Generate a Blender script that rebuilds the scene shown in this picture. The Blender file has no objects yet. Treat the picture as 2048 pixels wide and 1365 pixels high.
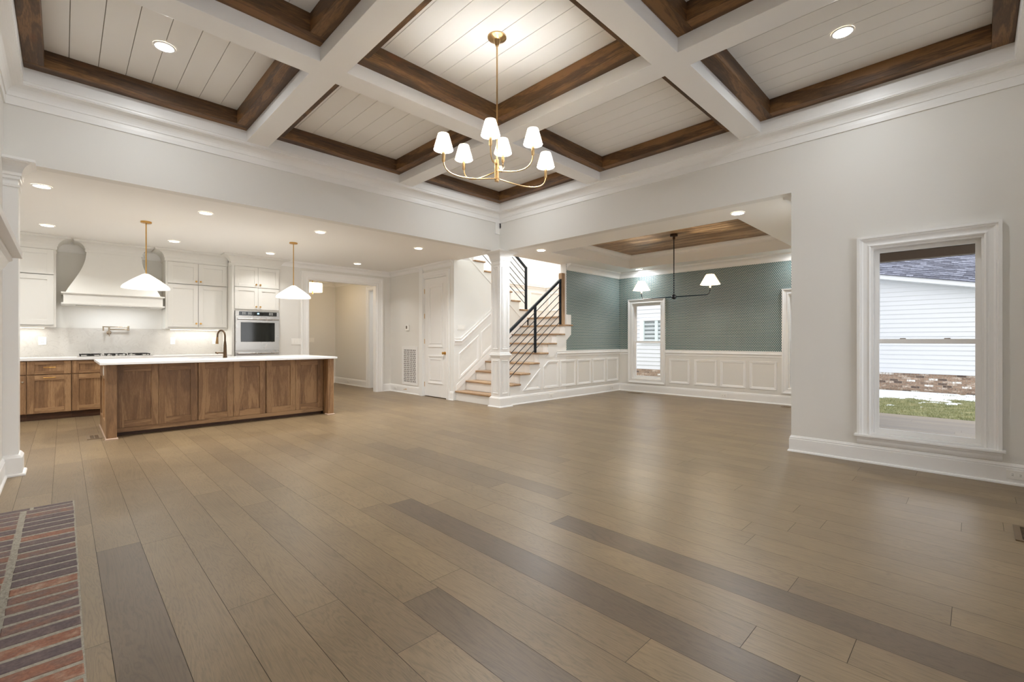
import bpy, bmesh, math, random
from mathutils import Vector, noise
random.seed(7)
PI = math.pi
C = bpy.context.scene.collection
S = bpy.context.scene

# ------------------------------------------------------------------ camera, world, view
CAM_H = 1.175
FPX = 912.2                       # focal length in pixels of the 2048 px wide frame
AZ = math.radians(44.535)         # heading, measured from +Y towards +X
cd = bpy.data.cameras.new('camera')
cam = bpy.data.objects.new('camera', cd); C.objects.link(cam)
cam.location = (0, 0, CAM_H)
cam.rotation_euler = (PI/2, 0, -AZ)
cd.sensor_width = 36; cd.lens = FPX*36/2048
cd.shift_y = -(682.5-680.8)/2048
cd.clip_start = 0.02; cd.clip_end = 200
S.camera = cam
S.view_settings.view_transform = 'Standard'
S.view_settings.look = 'None'
S.view_settings.exposure = 1.45
S.cycles.max_bounces = 16; S.cycles.diffuse_bounces = 12
S.view_settings.gamma = 1
S.view_settings.use_curve_mapping = False

W = bpy.data.worlds.new('world'); S.world = W; W.use_nodes = True
wn = W.node_tree; wn.nodes.clear()
wo = wn.nodes.new('ShaderNodeOutputWorld'); wb = wn.nodes.new('ShaderNodeBackground')
wb.inputs[0].default_value = (0.97, 0.98, 1.0, 1); wb.inputs[1].default_value = .88
wn.links.new(wb.outputs[0], wo.inputs[0])

POT_W = 4.2        # one recessed light (watt)
POT_COL = (0.92, 0.965, 1.0)
KIT_COL = (0.99, 0.985, 0.97)

# ------------------------------------------------------------------ helpers: objects
ORG = {}
def V3(p): return Vector(p)
def props(o, label=None, cat=None, group=None, kind=None):
    if label: o['label'] = label
    if cat: o['category'] = cat
    if group: o['group'] = group
    if kind: o['kind'] = kind
    return o
def thing(name, label, cat, loc=(0, 0, 0), group=None, kind=None):
    o = bpy.data.objects.new(name, None); C.objects.link(o)
    o.location = loc; o.empty_display_size = 0.05
    ORG[o] = Vector(loc)
    return props(o, label, cat, group, kind)
def dup(root, loc, label=None, rotz=None):
    r = root.copy(); C.objects.link(r); r.location = loc; ORG[r] = Vector(loc)
    if rotz is not None: r.rotation_euler = (0, 0, rotz)
    if label: r['label'] = label
    for ch in list(root.children):
        c = ch.copy(); C.objects.link(c); c.parent = r
        for g in list(ch.children):
            d = g.copy(); C.objects.link(d); d.parent = c
    return r

class MB:
    def __init__(s): s.v = []; s.f = []; s.m = []; s.uv = []; s.col = []
    def face(s, pts, m=0, uv=None, col=None):
        i = len(s.v); s.v += [tuple(p) for p in pts]
        s.f.append(tuple(range(i, i+len(pts)))); s.m.append(m); s.uv.append(uv); s.col.append(col)
    def raw(s, vs, fs, m=0):
        i = len(s.v); s.v += [tuple(p) for p in vs]
        for f in fs: s.f.append(tuple(i+k for k in f)); s.m.append(m); s.uv.append(None); s.col.append(None)
        return s
    def box(s, x0, x1, y0, y1, z0, z1, m=0, col=None):
        if x0 > x1: x0, x1 = x1, x0
        if y0 > y1: y0, y1 = y1, y0
        if z0 > z1: z0, z1 = z1, z0
        i = len(s.v)
        s.v += [(x0,y0,z0),(x1,y0,z0),(x1,y1,z0),(x0,y1,z0),(x0,y0,z1),(x1,y0,z1),(x1,y1,z1),(x0,y1,z1)]
        for f in ((0,3,2,1),(4,5,6,7),(0,1,5,4),(1,2,6,5),(2,3,7,6),(3,0,4,7)):
            s.f.append(tuple(i+k for k in f)); s.m.append(m); s.uv.append(None); s.col.append(col)
        return s
    def prism(s, pts, mp, h0, h1, m=0):            # 2-D outline extruded between h0 and h1
        n = len(pts)
        vs = [mp(a, b, h0) for a, b in pts]+[mp(a, b, h1) for a, b in pts]
        fs = [tuple(range(n)), tuple(range(2*n-1, n-1, -1))]+[(k, (k+1) % n, n+(k+1) % n, n+k) for k in range(n)]
        return s.raw(vs, fs, m)
    def lathe(s, cx, cy, prof, seg=32, m=0, cap=True):
        vs = []; fs = []; n = len(prof)
        for r, z in prof:
            for k in range(seg):
                t = 2*PI*k/seg; vs.append((cx+r*math.cos(t), cy+r*math.sin(t), z))
        for j in range(n-1):
            for k in range(seg):
                fs.append((j*seg+k, j*seg+(k+1) % seg, (j+1)*seg+(k+1) % seg, (j+1)*seg+k))
        if cap:
            fs.append(tuple(range(seg-1, -1, -1))); fs.append(tuple((n-1)*seg+k for k in range(seg)))
        return s.raw(vs, fs, m)
    def tube(s, pts, r, seg=12, m=0):
        pts = [Vector(p) for p in pts]; n = len(pts)
        rs = r if isinstance(r, (list, tuple)) else [r]*n
        t0 = (pts[1]-pts[0]).normalized()
        up = Vector((0, 0, 1)) if abs(t0.z) < .9 else Vector((1, 0, 0))
        nx = t0.cross(up).normalized()
        vs = []; fs = []
        for i, p in enumerate(pts):
            t = ((pts[min(i+1, n-1)]-pts[max(i-1, 0)])).normalized()
            nx = (nx-t*nx.dot(t)).normalized(); ny = t.cross(nx)
            for k in range(seg):
                a = 2*PI*k/seg; vs.append(p+(nx*math.cos(a)+ny*math.sin(a))*rs[i])
        for i in range(n-1):
            for k in range(seg): fs.append((i*seg+k, i*seg+(k+1) % seg, (i+1)*seg+(k+1) % seg, (i+1)*seg+k))
        fs.append(tuple(range(seg-1, -1, -1))); fs.append(tuple((n-1)*seg+k for k in range(seg)))
        return s.raw(vs, fs, m)
    def bar(s, a, b, w, h, m=0):                    # straight square bar from a to b
        a = Vector(a); b = Vector(b); t = (b-a).normalized()
        up = Vector((0, 0, 1)) if abs(t.z) < .95 else Vector((0, 1, 0))
        x = t.cross(up).normalized()*w/2; y = x.cross(t).normalized()*h/2
        vs = [a-x-y, a+x-y, a+x+y, a-x+y, b-x-y, b+x-y, b+x+y, b-x+y]
        return s.raw(vs, [(0,3,2,1),(4,5,6,7),(0,1,5,4),(1,2,6,5),(2,3,7,6),(3,0,4,7)], m)
    def sweep(s, path, prof, mp, closed=False, m=0):  # prof (offset to the left of the path, height)
        P = [Vector((a, b)) for a, b in path]; n = len(P)
        rings = []
        for i in range(n):
            d1 = d2 = None
            if closed or i > 0: d1 = (P[i]-P[i-1]).normalized()
            if closed or i < n-1: d2 = (P[(i+1) % n]-P[i]).normalized()
            if d1 is None: d1 = d2
            if d2 is None: d2 = d1
            n1 = Vector((-d1.y, d1.x)); n2 = Vector((-d2.y, d2.x))
            mv = (n1+n2)/(1+n1.dot(n2))
            rings.append([mp(P[i].x+mv.x*o, P[i].y+mv.y*o, h) for o, h in prof])
        k = len(prof); vs = [v for r in rings for v in r]; fs = []
        for i in range(n if closed else n-1):
            a = i*k; b = ((i+1) % n)*k
            for j in range(k): fs.append((a+j, a+(j+1) % k, b+(j+1) % k, b+j))
        if not closed:
            fs.append(tuple(range(k))); fs.append(tuple((n-1)*k+j for j in range(k-1, -1, -1)))
        return s.raw(vs, fs, m)
    def slab(s, axis, c0, c1, a0, a1, b0, b1, holes=(), m=0):
        # plate with rectangular openings; axis: the one it is thin along; holes (a0,a1,b0,b1)
        As = sorted({a0, a1}|{max(a0, min(a1, h[i])) for h in holes for i in (0, 1)})
        Bs = sorted({b0, b1}|{max(b0, min(b1, h[i])) for h in holes for i in (2, 3)})
        def solid(i, j):
            if i < 0 or j < 0 or i >= len(As)-1 or j >= len(Bs)-1: return False
            ca = (As[i]+As[i+1])/2; cb = (Bs[j]+Bs[j+1])/2
            return not any(h[0] < ca < h[1] and h[2] < cb < h[3] for h in holes)
        def mp(a, b, c): return {'x': (c, a, b), 'y': (a, c, b), 'z': (a, b, c)}[axis]
        for i in range(len(As)-1):
            for j in range(len(Bs)-1):
                if not solid(i, j): continue
                p, q, r, t = As[i], As[i+1], Bs[j], Bs[j+1]
                s.face([mp(p,r,c0), mp(q,r,c0), mp(q,t,c0), mp(p,t,c0)], m)
                s.face([mp(p,r,c1), mp(p,t,c1), mp(q,t,c1), mp(q,r,c1)], m)
                if not solid(i-1, j): s.face([mp(p,r,c0), mp(p,t,c0), mp(p,t,c1), mp(p,r,c1)], m)
                if not solid(i+1, j): s.face([mp(q,r,c0), mp(q,r,c1), mp(q,t,c1), mp(q,t,c0)], m)
                if not solid(i, j-1): s.face([mp(p,r,c0), mp(p,r,c1), mp(q,r,c1), mp(q,r,c0)], m)
                if not solid(i, j+1): s.face([mp(p,t,c0), mp(q,t,c0), mp(q,t,c1), mp(p,t,c1)], m)
        return s
    def build(s, name, mats, parent=None, loc=None, bevel=0, smooth=False, merge=True, label=None):
        org = ORG.get(parent, Vector((0, 0, 0))) if parent else Vector(loc or (0, 0, 0))
        me = bpy.data.meshes.new(name)
        me.from_pydata([tuple(Vector(p)-org) for p in s.v], [], s.f)
        if not isinstance(mats, (list, tuple)): mats = [mats]
        for mt in mats: me.materials.append(mt)
        for p, mi in zip(me.polygons, s.m): p.material_index = mi; p.use_smooth = smooth
        if any(u for u in s.uv):
            ul = me.uv_layers.new(name='uv')
            for p, u in zip(me.polygons, s.uv):
                if u:
                    for li, c in zip(p.loop_indices, u): ul.data[li].uv = c
        if any(c for c in s.col):
            ca = me.color_attributes.new('tone', 'FLOAT_COLOR', 'CORNER')
            for p, c in zip(me.polygons, s.col):
                if c:
                    for li in p.loop_indices: ca.data[li].color = (*c, 1)
        bm = bmesh.new(); bm.from_mesh(me)
        if merge: bmesh.ops.remove_doubles(bm, verts=bm.verts, dist=1e-5)
        bmesh.ops.recalc_face_normals(bm, faces=bm.faces)
        if smooth:
            for e in bm.edges:
                if len(e.link_faces) == 2 and e.calc_face_angle(0) > math.radians(38): e.smooth = False
        bm.to_mesh(me); bm.free()
        o = bpy.data.objects.new(name, me); C.objects.link(o)
        if parent: o.parent = parent
        else: o.location = org
        ORG[o] = org
        if bevel:
            b = o.modifiers.new('bevel', 'BEVEL'); b.width = bevel; b.segments = 2; b.limit_method = 'ANGLE'; b.angle_limit = math.radians(35)
            b.harden_normals = False
        if label: o['label'] = label
        return o
def struct(name, mb, mats, label, cat='wall', loc=None, **k):
    o = mb.build(name, mats, None, loc, **k); return props(o, label, cat, kind='structure')
def mXY(a, b, h): return (a, b, h)
def onX(c, sgn=-1): return lambda a, b, h: (c+sgn*h, a, b)       # plane x=c, h grows to sgn*x
def onY(c, sgn=-1): return lambda a, b, h: (a, c+sgn*h, b)
def rect(a0, a1, b0, b1, inward=True):
    r = [(a0, b0), (a1, b0), (a1, b1), (a0, b1)]
    return r if inward else r[::-1]

# ------------------------------------------------------------------ helpers: materials
def lin(c):
    f = lambda x: x/12.92 if x <= .04045 else ((x+.055)/1.055)**2.4
    return tuple(f(x/255) for x in c)+(1,)
MATS = {}
def mat(name, col, rough=.5, metal=0, spec=.5, emit=None, es=0, bump=0, bscale=200, coat=0):
    if name in MATS: return MATS[name]
    m = bpy.data.materials.new(name); m.use_nodes = True; nt = m.node_tree
    p = nt.nodes['Principled BSDF']
    p.inputs['Base Color'].default_value = lin(col); p.inputs['Roughness'].default_value = rough
    p.inputs['Metallic'].default_value = metal; p.inputs['Specular IOR Level'].default_value = spec
    p.inputs['Coat Weight'].default_value = coat
    if emit: p.inputs['Emission Color'].default_value = lin(emit); p.inputs['Emission Strength'].default_value = es
    # every surface keeps a faint procedural irregularity
    tc = nt.nodes.new('ShaderNodeTexCoord'); nz = nt.nodes.new('ShaderNodeTexNoise')
    nz.inputs['Scale'].default_value = bscale if bump else 6; nz.inputs['Detail'].default_value = 4
    nt.links.new(tc.outputs['Object'], nz.inputs['Vector'])
    if bump:
        b = nt.nodes.new('ShaderNodeBump'); b.inputs['Strength'].default_value = bump; b.inputs['Distance'].default_value = .002
        nt.links.new(nz.outputs['Fac'], b.inputs['Height']); nt.links.new(b.outputs[0], p.inputs['Normal'])
    mr = nt.nodes.new('ShaderNodeMapRange'); mr.inputs['To Min'].default_value = max(0, rough-.04); mr.inputs['To Max'].default_value = min(1, rough+.04)
    nt.links.new(nz.outputs['Fac'], mr.inputs['Value']); nt.links.new(mr.outputs[0], p.inputs['Roughness'])
    MATS[name] = m; return m
def ramp(nt, stops):
    r = nt.nodes.new('ShaderNodeValToRGB'); e = r.color_ramp.elements
    while len(e) > 1: e.remove(e[-1])
    e[0].position, e[0].color = stops[0][0], lin(stops[0][1])
    for pz, c in stops[1:]:
        n = e.new(pz); n.color = lin(c)
    return r
def wood(name, dark, mid, light, axis='z', rough=.45, scale=1.0, knots=0, coord='Object', fine=1.0, spec=.4):
    """grain running along one object axis"""
    if name in MATS: return MATS[name]
    m = bpy.data.materials.new(name); m.use_nodes = True; nt = m.node_tree; L = nt.links.new
    p = nt.nodes['Principled BSDF']; p.inputs['Roughness'].default_value = rough; p.inputs['Specular IOR Level'].default_value = spec
    tc = nt.nodes.new('ShaderNodeTexCoord'); mp = nt.nodes.new('ShaderNodeMapping')
    sc = {'x': (.10, 1, 1), 'y': (1, .10, 1), 'z': (1, 1, .10)}[axis]
    mp.inputs['Scale'].default_value = [k*scale for k in sc]
    L(tc.outputs[coord], mp.inputs['Vector'])
    n1 = nt.nodes.new('ShaderNodeTexNoise'); n1.inputs['Scale'].default_value = 7; n1.inputs['Detail'].default_value = 3; n1.inputs['Distortion'].default_value = .35
    n2 = nt.nodes.new('ShaderNodeTexNoise'); n2.inputs['Scale'].default_value = 140*fine; n2.inputs['Detail'].default_value = 3
    n3 = nt.nodes.new('ShaderNodeTexNoise'); n3.inputs['Scale'].default_value = 2.2; n3.inputs['Detail'].default_value = 2
    L(mp.outputs[0], n1.inputs['Vector']); L(mp.outputs[0], n2.inputs['Vector']); L(tc.outputs[coord], n3.inputs['Vector'])
    # ring bands out of the slow noise
    mu = nt.nodes.new('ShaderNodeMath'); mu.operation = 'MULTIPLY'; mu.inputs[1].default_value = 60
    si = nt.nodes.new('ShaderNodeMath'); si.operation = 'SINE'
    L(n1.outputs['Fac'], mu.inputs[0]); L(mu.outputs[0], si.inputs[0])
    a1 = nt.nodes.new('ShaderNodeMath'); a1.operation = 'MULTIPLY_ADD'; a1.inputs[1].default_value = .055; L(si.outputs[0], a1.inputs[0]); L(n1.outputs['Fac'], a1.inputs[2])
    a2 = nt.nodes.new('ShaderNodeMath'); a2.operation = 'MULTIPLY_ADD'; a2.inputs[1].default_value = .35; L(n2.outputs['Fac'], a2.inputs[0]); L(a1.outputs[0], a2.inputs[2])
    a3 = nt.nodes.new('ShaderNodeMath'); a3.operation = 'MULTIPLY_ADD'; a3.inputs[1].default_value = .25; L(n3.outputs['Fac'], a3.inputs[0]); L(a2.outputs[0], a3.inputs[2])
    rp = ramp(nt, [(.46, dark), (.775, mid), (.93, light)]); L(a3.outputs[0], rp.inputs[0])
    out = rp.outputs[0]
    if knots:
        vo = nt.nodes.new('ShaderNodeTexVoronoi'); vo.inputs['Scale'].default_value = 1.0
        mk = nt.nodes.new('ShaderNodeMapping'); kk = {'x': (1.5, 5, 5), 'y': (5, 1.5, 5), 'z': (5, 5, 1.5)}[axis]
        mk.inputs['Scale'].default_value = kk; L(tc.outputs[coord], mk.inputs['Vector'])
        L(mk.outputs[0], vo.inputs['Vector'])
        rk = nt.nodes.new('ShaderNodeMapRange'); rk.inputs['From Min'].default_value = .04; rk.inputs['From Max'].default_value = .16
        rk.inputs['To Min'].default_value = knots; rk.inputs['To Max'].default_value = 0; L(vo.outputs['Distance'], rk.inputs['Value'])
        mx = nt.nodes.new('ShaderNodeMix'); mx.data_type = 'RGBA'; L(rk.outputs[0], mx.inputs[0]); L(out, mx.inputs[6]); mx.inputs[7].default_value = lin((112, 66, 30))
        out = mx.outputs[2]
    L(out, p.inputs['Base Color'])
    bp = nt.nodes.new('ShaderNodeBump'); bp.inputs['Strength'].default_value = .12; bp.inputs['Distance'].default_value = .002
    L(a2.outputs[0], bp.inputs['Height']); L(bp.outputs[0], p.inputs['Normal'])
    MATS[name] = m; return m

M_WALL = mat('wall paint', (229, 227, 222), .55, bump=.05, bscale=300)
M_CEIL = mat('ceiling paint', (242, 240, 236), .7, bump=.05, bscale=300)
M_TRIM = mat('white trim paint', (242, 241, 239), .35)
M_SHIP = mat('shiplap paint', (242, 240, 236), .45)
M_CAB = mat('white cabinet paint', (228, 226, 220), .38)
M_BRASS = mat('brushed brass', (205, 160, 88), .3, 1)
M_BRONZE = mat('champagne bronze', (196, 164, 118), .28, 1)
M_BLACK = mat('black metal', (38, 42, 48), .4, .6)
M_STEEL = mat('stainless steel', (200, 198, 194), .28, 1)
M_CHROME = mat('satin nickel', (180, 165, 145), .25, 1)
M_DGLASS = mat('dark oven glass', (26, 28, 24), .06, 0, .8)
M_DARK = mat('dark void', (22, 19, 17), .7)
M_IRON = mat('cast iron', (40, 38, 36), .5, .3)
M_PLATE = mat('white plastic', (243, 241, 236), .3)
M_QUARTZ = mat('white quartz', (238, 237, 235), .2)
M_LENS = mat('lit lens', (255, 250, 240), .4, emit=(255, 244, 226), es=6)
M_LED = mat('lit led strip', (255, 250, 240), .4, emit=(255, 236, 205), es=2.5)
WD = ((50, 35, 22), (92, 65, 39), (130, 94, 56))
M_WBX = wood('stained beam wood x', *WD, axis='x', rough=.5, knots=.8, scale=1.3)
M_WBY = wood('stained beam wood y', *WD, axis='y', rough=.5, knots=.8, scale=1.3)
KW = ((100, 73, 49), (143, 108, 75), (172, 136, 98))
M_KWZ = wood('walnut stained cabinet z', *KW, axis='z', rough=.42, fine=1.6)
M_KWX = wood('walnut stained cabinet x', *KW, axis='x', rough=.42, fine=1.6)
M_KWY = wood('walnut stained cabinet y', *KW, axis='y', rough=.42, fine=1.6)
M_TOE = wood('dark toe kick', (52, 32, 20), (78, 50, 30), (92, 60, 38), axis='x', rough=.5)
TW = ((128, 100, 72), (168, 136, 104), (190, 160, 126))
M_TREAD = wood('oak tread', *TW, axis='y', rough=.4)
M_NEWEL = wood('oak newel', *TW, axis='z', rough=.4)
M_TRAY = wood('tray ceiling planks', (84, 62, 42), (136, 108, 78), (180, 150, 114), axis='y', rough=.4, scale=1.6, knots=.4)

def floor_material():
    m = bpy.data.materials.new('oak plank floor'); m.use_nodes = True; nt = m.node_tree; L = nt.links.new
    p = nt.nodes['Principled BSDF']
    uv = nt.nodes.new('ShaderNodeUVMap'); uv.uv_map = 'uv'
    at = nt.nodes.new('ShaderNodeAttribute'); at.attribute_name = 'tone'
    sp = nt.nodes.new('ShaderNodeSeparateColor'); L(at.outputs['Color'], sp.inputs[0])
    mp = nt.nodes.new('ShaderNodeMapping'); mp.inputs['Scale'].default_value = (1, .09, 1); L(uv.outputs[0], mp.inputs['Vector'])
    n1 = nt.nodes.new('ShaderNodeTexNoise'); n1.inputs['Scale'].default_value = 8; n1.inputs['Detail'].default_value = 5; n1.inputs['Distortion'].default_value = .9
    n2 = nt.nodes.new('ShaderNodeTexNoise'); n2.inputs['Scale'].default_value = 220; n2.inputs['Detail'].default_value = 3
    L(mp.outputs[0], n1.inputs['Vector']); L(mp.outputs[0], n2.inputs['Vector'])
    mu = nt.nodes.new('ShaderNodeMath'); mu.operation = 'MULTIPLY'; mu.inputs[1].default_value = 70; L(n1.outputs['Fac'], mu.inputs[0])
    si = nt.nodes.new('ShaderNodeMath'); si.operation = 'SINE'; L(mu.outputs[0], si.inputs[0])
    ab = nt.nodes.new('ShaderNodeMath'); ab.operation = 'POWER'; aa = nt.nodes.new('ShaderNodeMath'); aa.operation = 'ABSOLUTE'
    L(si.outputs[0], aa.inputs[0]); L(aa.outputs[0], ab.inputs[0]); ab.inputs[1].default_value = .5
    # grain lines: dark where the sine crosses zero
    base = ramp(nt, [(0, (98, 82, 64)), (.22, (109, 92, 71)), (.6, (125, 106, 80)), (1, (137, 117, 88))])
    L(sp.outputs[0], base.inputs[0])
    g = nt.nodes.new('ShaderNodeMapRange'); g.inputs['To Min'].default_value = .76; g.inputs['To Max'].default_value = 1.05; L(ab.outputs[0], g.inputs['Value'])
    gf = nt.nodes.new('ShaderNodeMapRange'); gf.inputs['From Min'].default_value = .3; gf.inputs['From Max'].default_value = .7; gf.inputs['To Min'].default_value = .9; gf.inputs['To Max'].default_value = 1.08; L(n2.outputs['Fac'], gf.inputs['Value'])
    n3 = nt.nodes.new('ShaderNodeTexNoise'); n3.inputs['Scale'].default_value = 2.5; n3.inputs['Detail'].default_value = 2; L(uv.outputs[0], n3.inputs['Vector'])
    g3 = nt.nodes.new('ShaderNodeMapRange'); g3.inputs['From Min'].default_value = .3; g3.inputs['From Max'].default_value = .7; g3.inputs['To Min'].default_value = .90; g3.inputs['To Max'].default_value = 1.08; L(n3.outputs['Fac'], g3.inputs['Value'])
    m1 = nt.nodes.new('ShaderNodeMath'); m1.operation = 'MULTIPLY'; L(g.outputs[0], m1.inputs[0]); L(gf.outputs[0], m1.inputs[1])
    m2 = nt.nodes.new('ShaderNodeMath'); m2.operation = 'MULTIPLY'; L(m1.outputs[0], m2.inputs[0]); L(g3.outputs[0], m2.inputs[1])
    mx = nt.nodes.new('ShaderNodeVectorMath'); mx.operation = 'SCALE'; L(base.outputs[0], mx.inputs[0]); L(m2.outputs[0], mx.inputs['Scale'])
    L(mx.outputs[0], p.inputs['Base Color'])
    rr = nt.nodes.new('ShaderNodeMapRange'); rr.inputs['To Min'].default_value = .30; rr.inputs['To Max'].default_value = .42; L(n2.outputs['Fac'], rr.inputs['Value']); L(rr.outputs[0], p.inputs['Roughness'])
    bp = nt.nodes.new('ShaderNodeBump'); bp.inputs['Strength'].default_value = .12; bp.inputs['Distance'].default_value = .0015; L(m1.outputs[0], bp.inputs['Height']); L(bp.outputs[0], p.inputs['Normal'])
    p.inputs['Specular IOR Level'].default_value = .5
    return m
def wallpaper(name, ax):
    m = bpy.data.materials.new(name); m.use_nodes = True; nt = m.node_tree; L = nt.links.new
    p = nt.nodes['Principled BSDF']; p.inputs['Roughness'].default_value = .42
    tc = nt.nodes.new('ShaderNodeTexCoord'); s = nt.nodes.new('ShaderNodeSeparateXYZ'); L(tc.outputs['Object'], s.inputs[0])
    def node(op, a, b=None):
        n = nt.nodes.new('ShaderNodeMath'); n.operation = op
        for i, q in enumerate((a, b)):
            if q is None: continue
            if isinstance(q, (int, float)): n.inputs[i].default_value = q
            else: L(q, n.inputs[i])
        return n.outputs[0]
    A = node('MULTIPLY', s.outputs[ax], 1/.031); B = node('MULTIPLY', s.outputs[2], 1/.050)
    def dist(off):
        a = node('SUBTRACT', node('FRACT', node('ADD', A, off)), .5); b = node('SUBTRACT', node('FRACT', node('ADD', B, off)), .5)
        a = node('MULTIPLY', a, .031); b = node('MULTIPLY', b, .050)
        return node('SQRT', node('ADD', node('MULTIPLY', a, a), node('MULTIPLY', b, b)))
    d = node('MINIMUM', dist(0.0), dist(.5))
    mr = nt.nodes.new('ShaderNodeMapRange'); mr.inputs['From Min'].default_value = .0066; mr.inputs['From Max'].default_value = .0086
    mr.inputs['To Min'].default_value = 1; mr.inputs['To Max'].default_value = 0; L(d, mr.inputs['Value'])
    mx = nt.nodes.new('ShaderNodeMix'); mx.data_type = 'RGBA'; L(mr.outputs[0], mx.inputs[0])
    mx.inputs[6].default_value = lin((64, 100, 108)); mx.inputs[7].default_value = lin((232, 232, 216))
    L(mx.outputs[2], p.inputs['Base Color'])
    return m
def stone(name, c0, c1, vein, rough=.3):
    m = bpy.data.materials.new(name); m.use_nodes = True; nt = m.node_tree; L = nt.links.new
    p = nt.nodes['Principled BSDF']; p.inputs['Roughness'].default_value = rough
    tc = nt.nodes.new('ShaderNodeTexCoord')
    n = nt.nodes.new('ShaderNodeTexNoise'); n.inputs['Scale'].default_value = 5; n.inputs['Detail'].default_value = 8; n.inputs['Distortion'].default_value = 1.4; L(tc.outputs['Object'], n.inputs['Vector'])
    r = ramp(nt, [(.3, c0), (.47, c1), (.5, vein), (.53, c1), (.75, c0)]); L(n.outputs['Fac'], r.inputs[0]); L(r.outputs[0], p.inputs['Base Color'])
    return m
def tone_mat(name, stops, rough=.8, bump=.4, bscale=90):
    """colour picked per brick from its 'tone' value"""
    m = bpy.data.materials.new(name); m.use_nodes = True; nt = m.node_tree; L = nt.links.new
    p = nt.nodes['Principled BSDF']; p.inputs['Roughness'].default_value = rough
    at = nt.nodes.new('ShaderNodeAttribute'); at.attribute_name = 'tone'; sp = nt.nodes.new('ShaderNodeSeparateColor'); L(at.outputs['Color'], sp.inputs[0])
    tc = nt.nodes.new('ShaderNodeTexCoord'); n = nt.nodes.new('ShaderNodeTexNoise'); n.inputs['Scale'].default_value = 20; n.inputs['Detail'].default_value = 8; L(tc.outputs['Object'], n.inputs['Vector'])
    ma = nt.nodes.new('ShaderNodeMath'); ma.operation = 'MULTIPLY_ADD'; ma.inputs[1].default_value = .9; L(n.outputs['Fac'], ma.inputs[0]); L(sp.outputs[0], ma.inputs[2])
    sb = nt.nodes.new('ShaderNodeMath'); sb.operation = 'SUBTRACT'; sb.inputs[1].default_value = .45; L(ma.outputs[0], sb.inputs[0])
    r = ramp(nt, stops); L(sb.outputs[0], r.inputs[0])
    n2 = nt.nodes.new('ShaderNodeTexNoise'); n2.inputs['Scale'].default_value = bscale; n2.inputs['Detail'].default_value = 5; L(tc.outputs['Object'], n2.inputs['Vector'])
    g = nt.nodes.new('ShaderNodeMapRange'); g.inputs['From Min'].default_value = .3; g.inputs['From Max'].default_value = .7; g.inputs['To Min'].default_value = .72; g.inputs['To Max'].default_value = 1.15; L(n2.outputs['Fac'], g.inputs['Value'])
    mx = nt.nodes.new('ShaderNodeVectorMath'); mx.operation = 'SCALE'; L(r.outputs[0], mx.inputs[0]); L(g.outputs[0], mx.inputs['Scale']); L(mx.outputs[0], p.inputs['Base Color'])
    bp = nt.nodes.new('ShaderNodeBump'); bp.inputs['Strength'].default_value = bump; bp.inputs['Distance'].default_value = .004; L(n2.outputs['Fac'], bp.inputs['Height']); L(bp.outputs[0], p.inputs['Normal'])
    return m
def speckle(name, stops, scale=40, rough=.9, bump=.5, mix=None):
    m = bpy.data.materials.new(name); m.use_nodes = True; nt = m.node_tree; L = nt.links.new
    p = nt.nodes['Principled BSDF']; p.inputs['Roughness'].default_value = rough
    tc = nt.nodes.new('ShaderNodeTexCoord'); n = nt.nodes.new('ShaderNodeTexNoise'); n.inputs['Scale'].default_value = scale; n.inputs['Detail'].default_value = 5
    L(tc.outputs['Object'], n.inputs['Vector']); r = ramp(nt, stops); L(n.outputs['Fac'], r.inputs[0]); L(r.outputs[0], p.inputs['Base Color'])
    bp = nt.nodes.new('ShaderNodeBump'); bp.inputs['Strength'].default_value = bump; bp.inputs['Distance'].default_value = .02; L(n.outputs['Fac'], bp.inputs['Height']); L(bp.outputs[0], p.inputs['Normal'])
    return m
def glass_material():
    m = bpy.data.materials.new('window glass'); m.use_nodes = True; nt = m.node_tree; nt.nodes.clear(); L = nt.links.new
    o = nt.nodes.new('ShaderNodeOutputMaterial'); t = nt.nodes.new('ShaderNodeBsdfTransparent'); g = nt.nodes.new('ShaderNodeBsdfGlossy')
    g.inputs['Roughness'].default_value = .01; fr = nt.nodes.new('ShaderNodeFresnel'); fr.inputs['IOR'].default_value = 1.3
    t.inputs[0].default_value = (.985, .985, .985, 1)
    mx = nt.nodes.new('ShaderNodeMixShader'); L(fr.outputs[0], mx.inputs[0]); L(t.outputs[0], mx.inputs[1]); L(g.outputs[0], mx.inputs[2]); L(mx.outputs[0], o.inputs[0])
    return m
def shade_material(name, col, emit, es):
    m = bpy.data.materials.new(name); m.use_nodes = True; nt = m.node_tree; nt.nodes.clear(); L = nt.links.new
    o = nt.nodes.new('ShaderNodeOutputMaterial'); d = nt.nodes.new('ShaderNodeBsdfDiffuse'); t = nt.nodes.new('ShaderNodeBsdfTranslucent'); e = nt.nodes.new('ShaderNodeEmission')
    d.inputs[0].default_value = lin(col); t.inputs[0].default_value = lin(col); e.inputs[0].default_value = lin(emit); e.inputs[1].default_value = es
    mx = nt.nodes.new('ShaderNodeMixShader'); mx.inputs[0].default_value = .6; L(d.outputs[0], mx.inputs[1]); L(t.outputs[0], mx.inputs[2])
    ad = nt.nodes.new('ShaderNodeAddShader'); L(mx.outputs[0], ad.inputs[0]); L(e.outputs[0], ad.inputs[1]); L(ad.outputs[0], o.inputs[0])
    return m
M_FLOOR = floor_material()
M_PAPX = wallpaper('dotted teal wallpaper x', 0); M_PAPY = wallpaper('dotted teal wallpaper y', 1)
M_SPLASH = stone('marble backsplash', (202, 197, 190), (208, 204, 197), (198, 193, 186), .4)
M_GLASS = glass_material()
M_SHADE_C = shade_material('chandelier shade fabric', (250, 246, 238), (255, 246, 232), .15)
M_SHADE_D = shade_material('cream linen shade', (236, 218, 186), (255, 232, 196), .35)
M_SHADE_P = shade_material('white pleated shade', (240, 238, 232), (255, 248, 238), .12)
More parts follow.
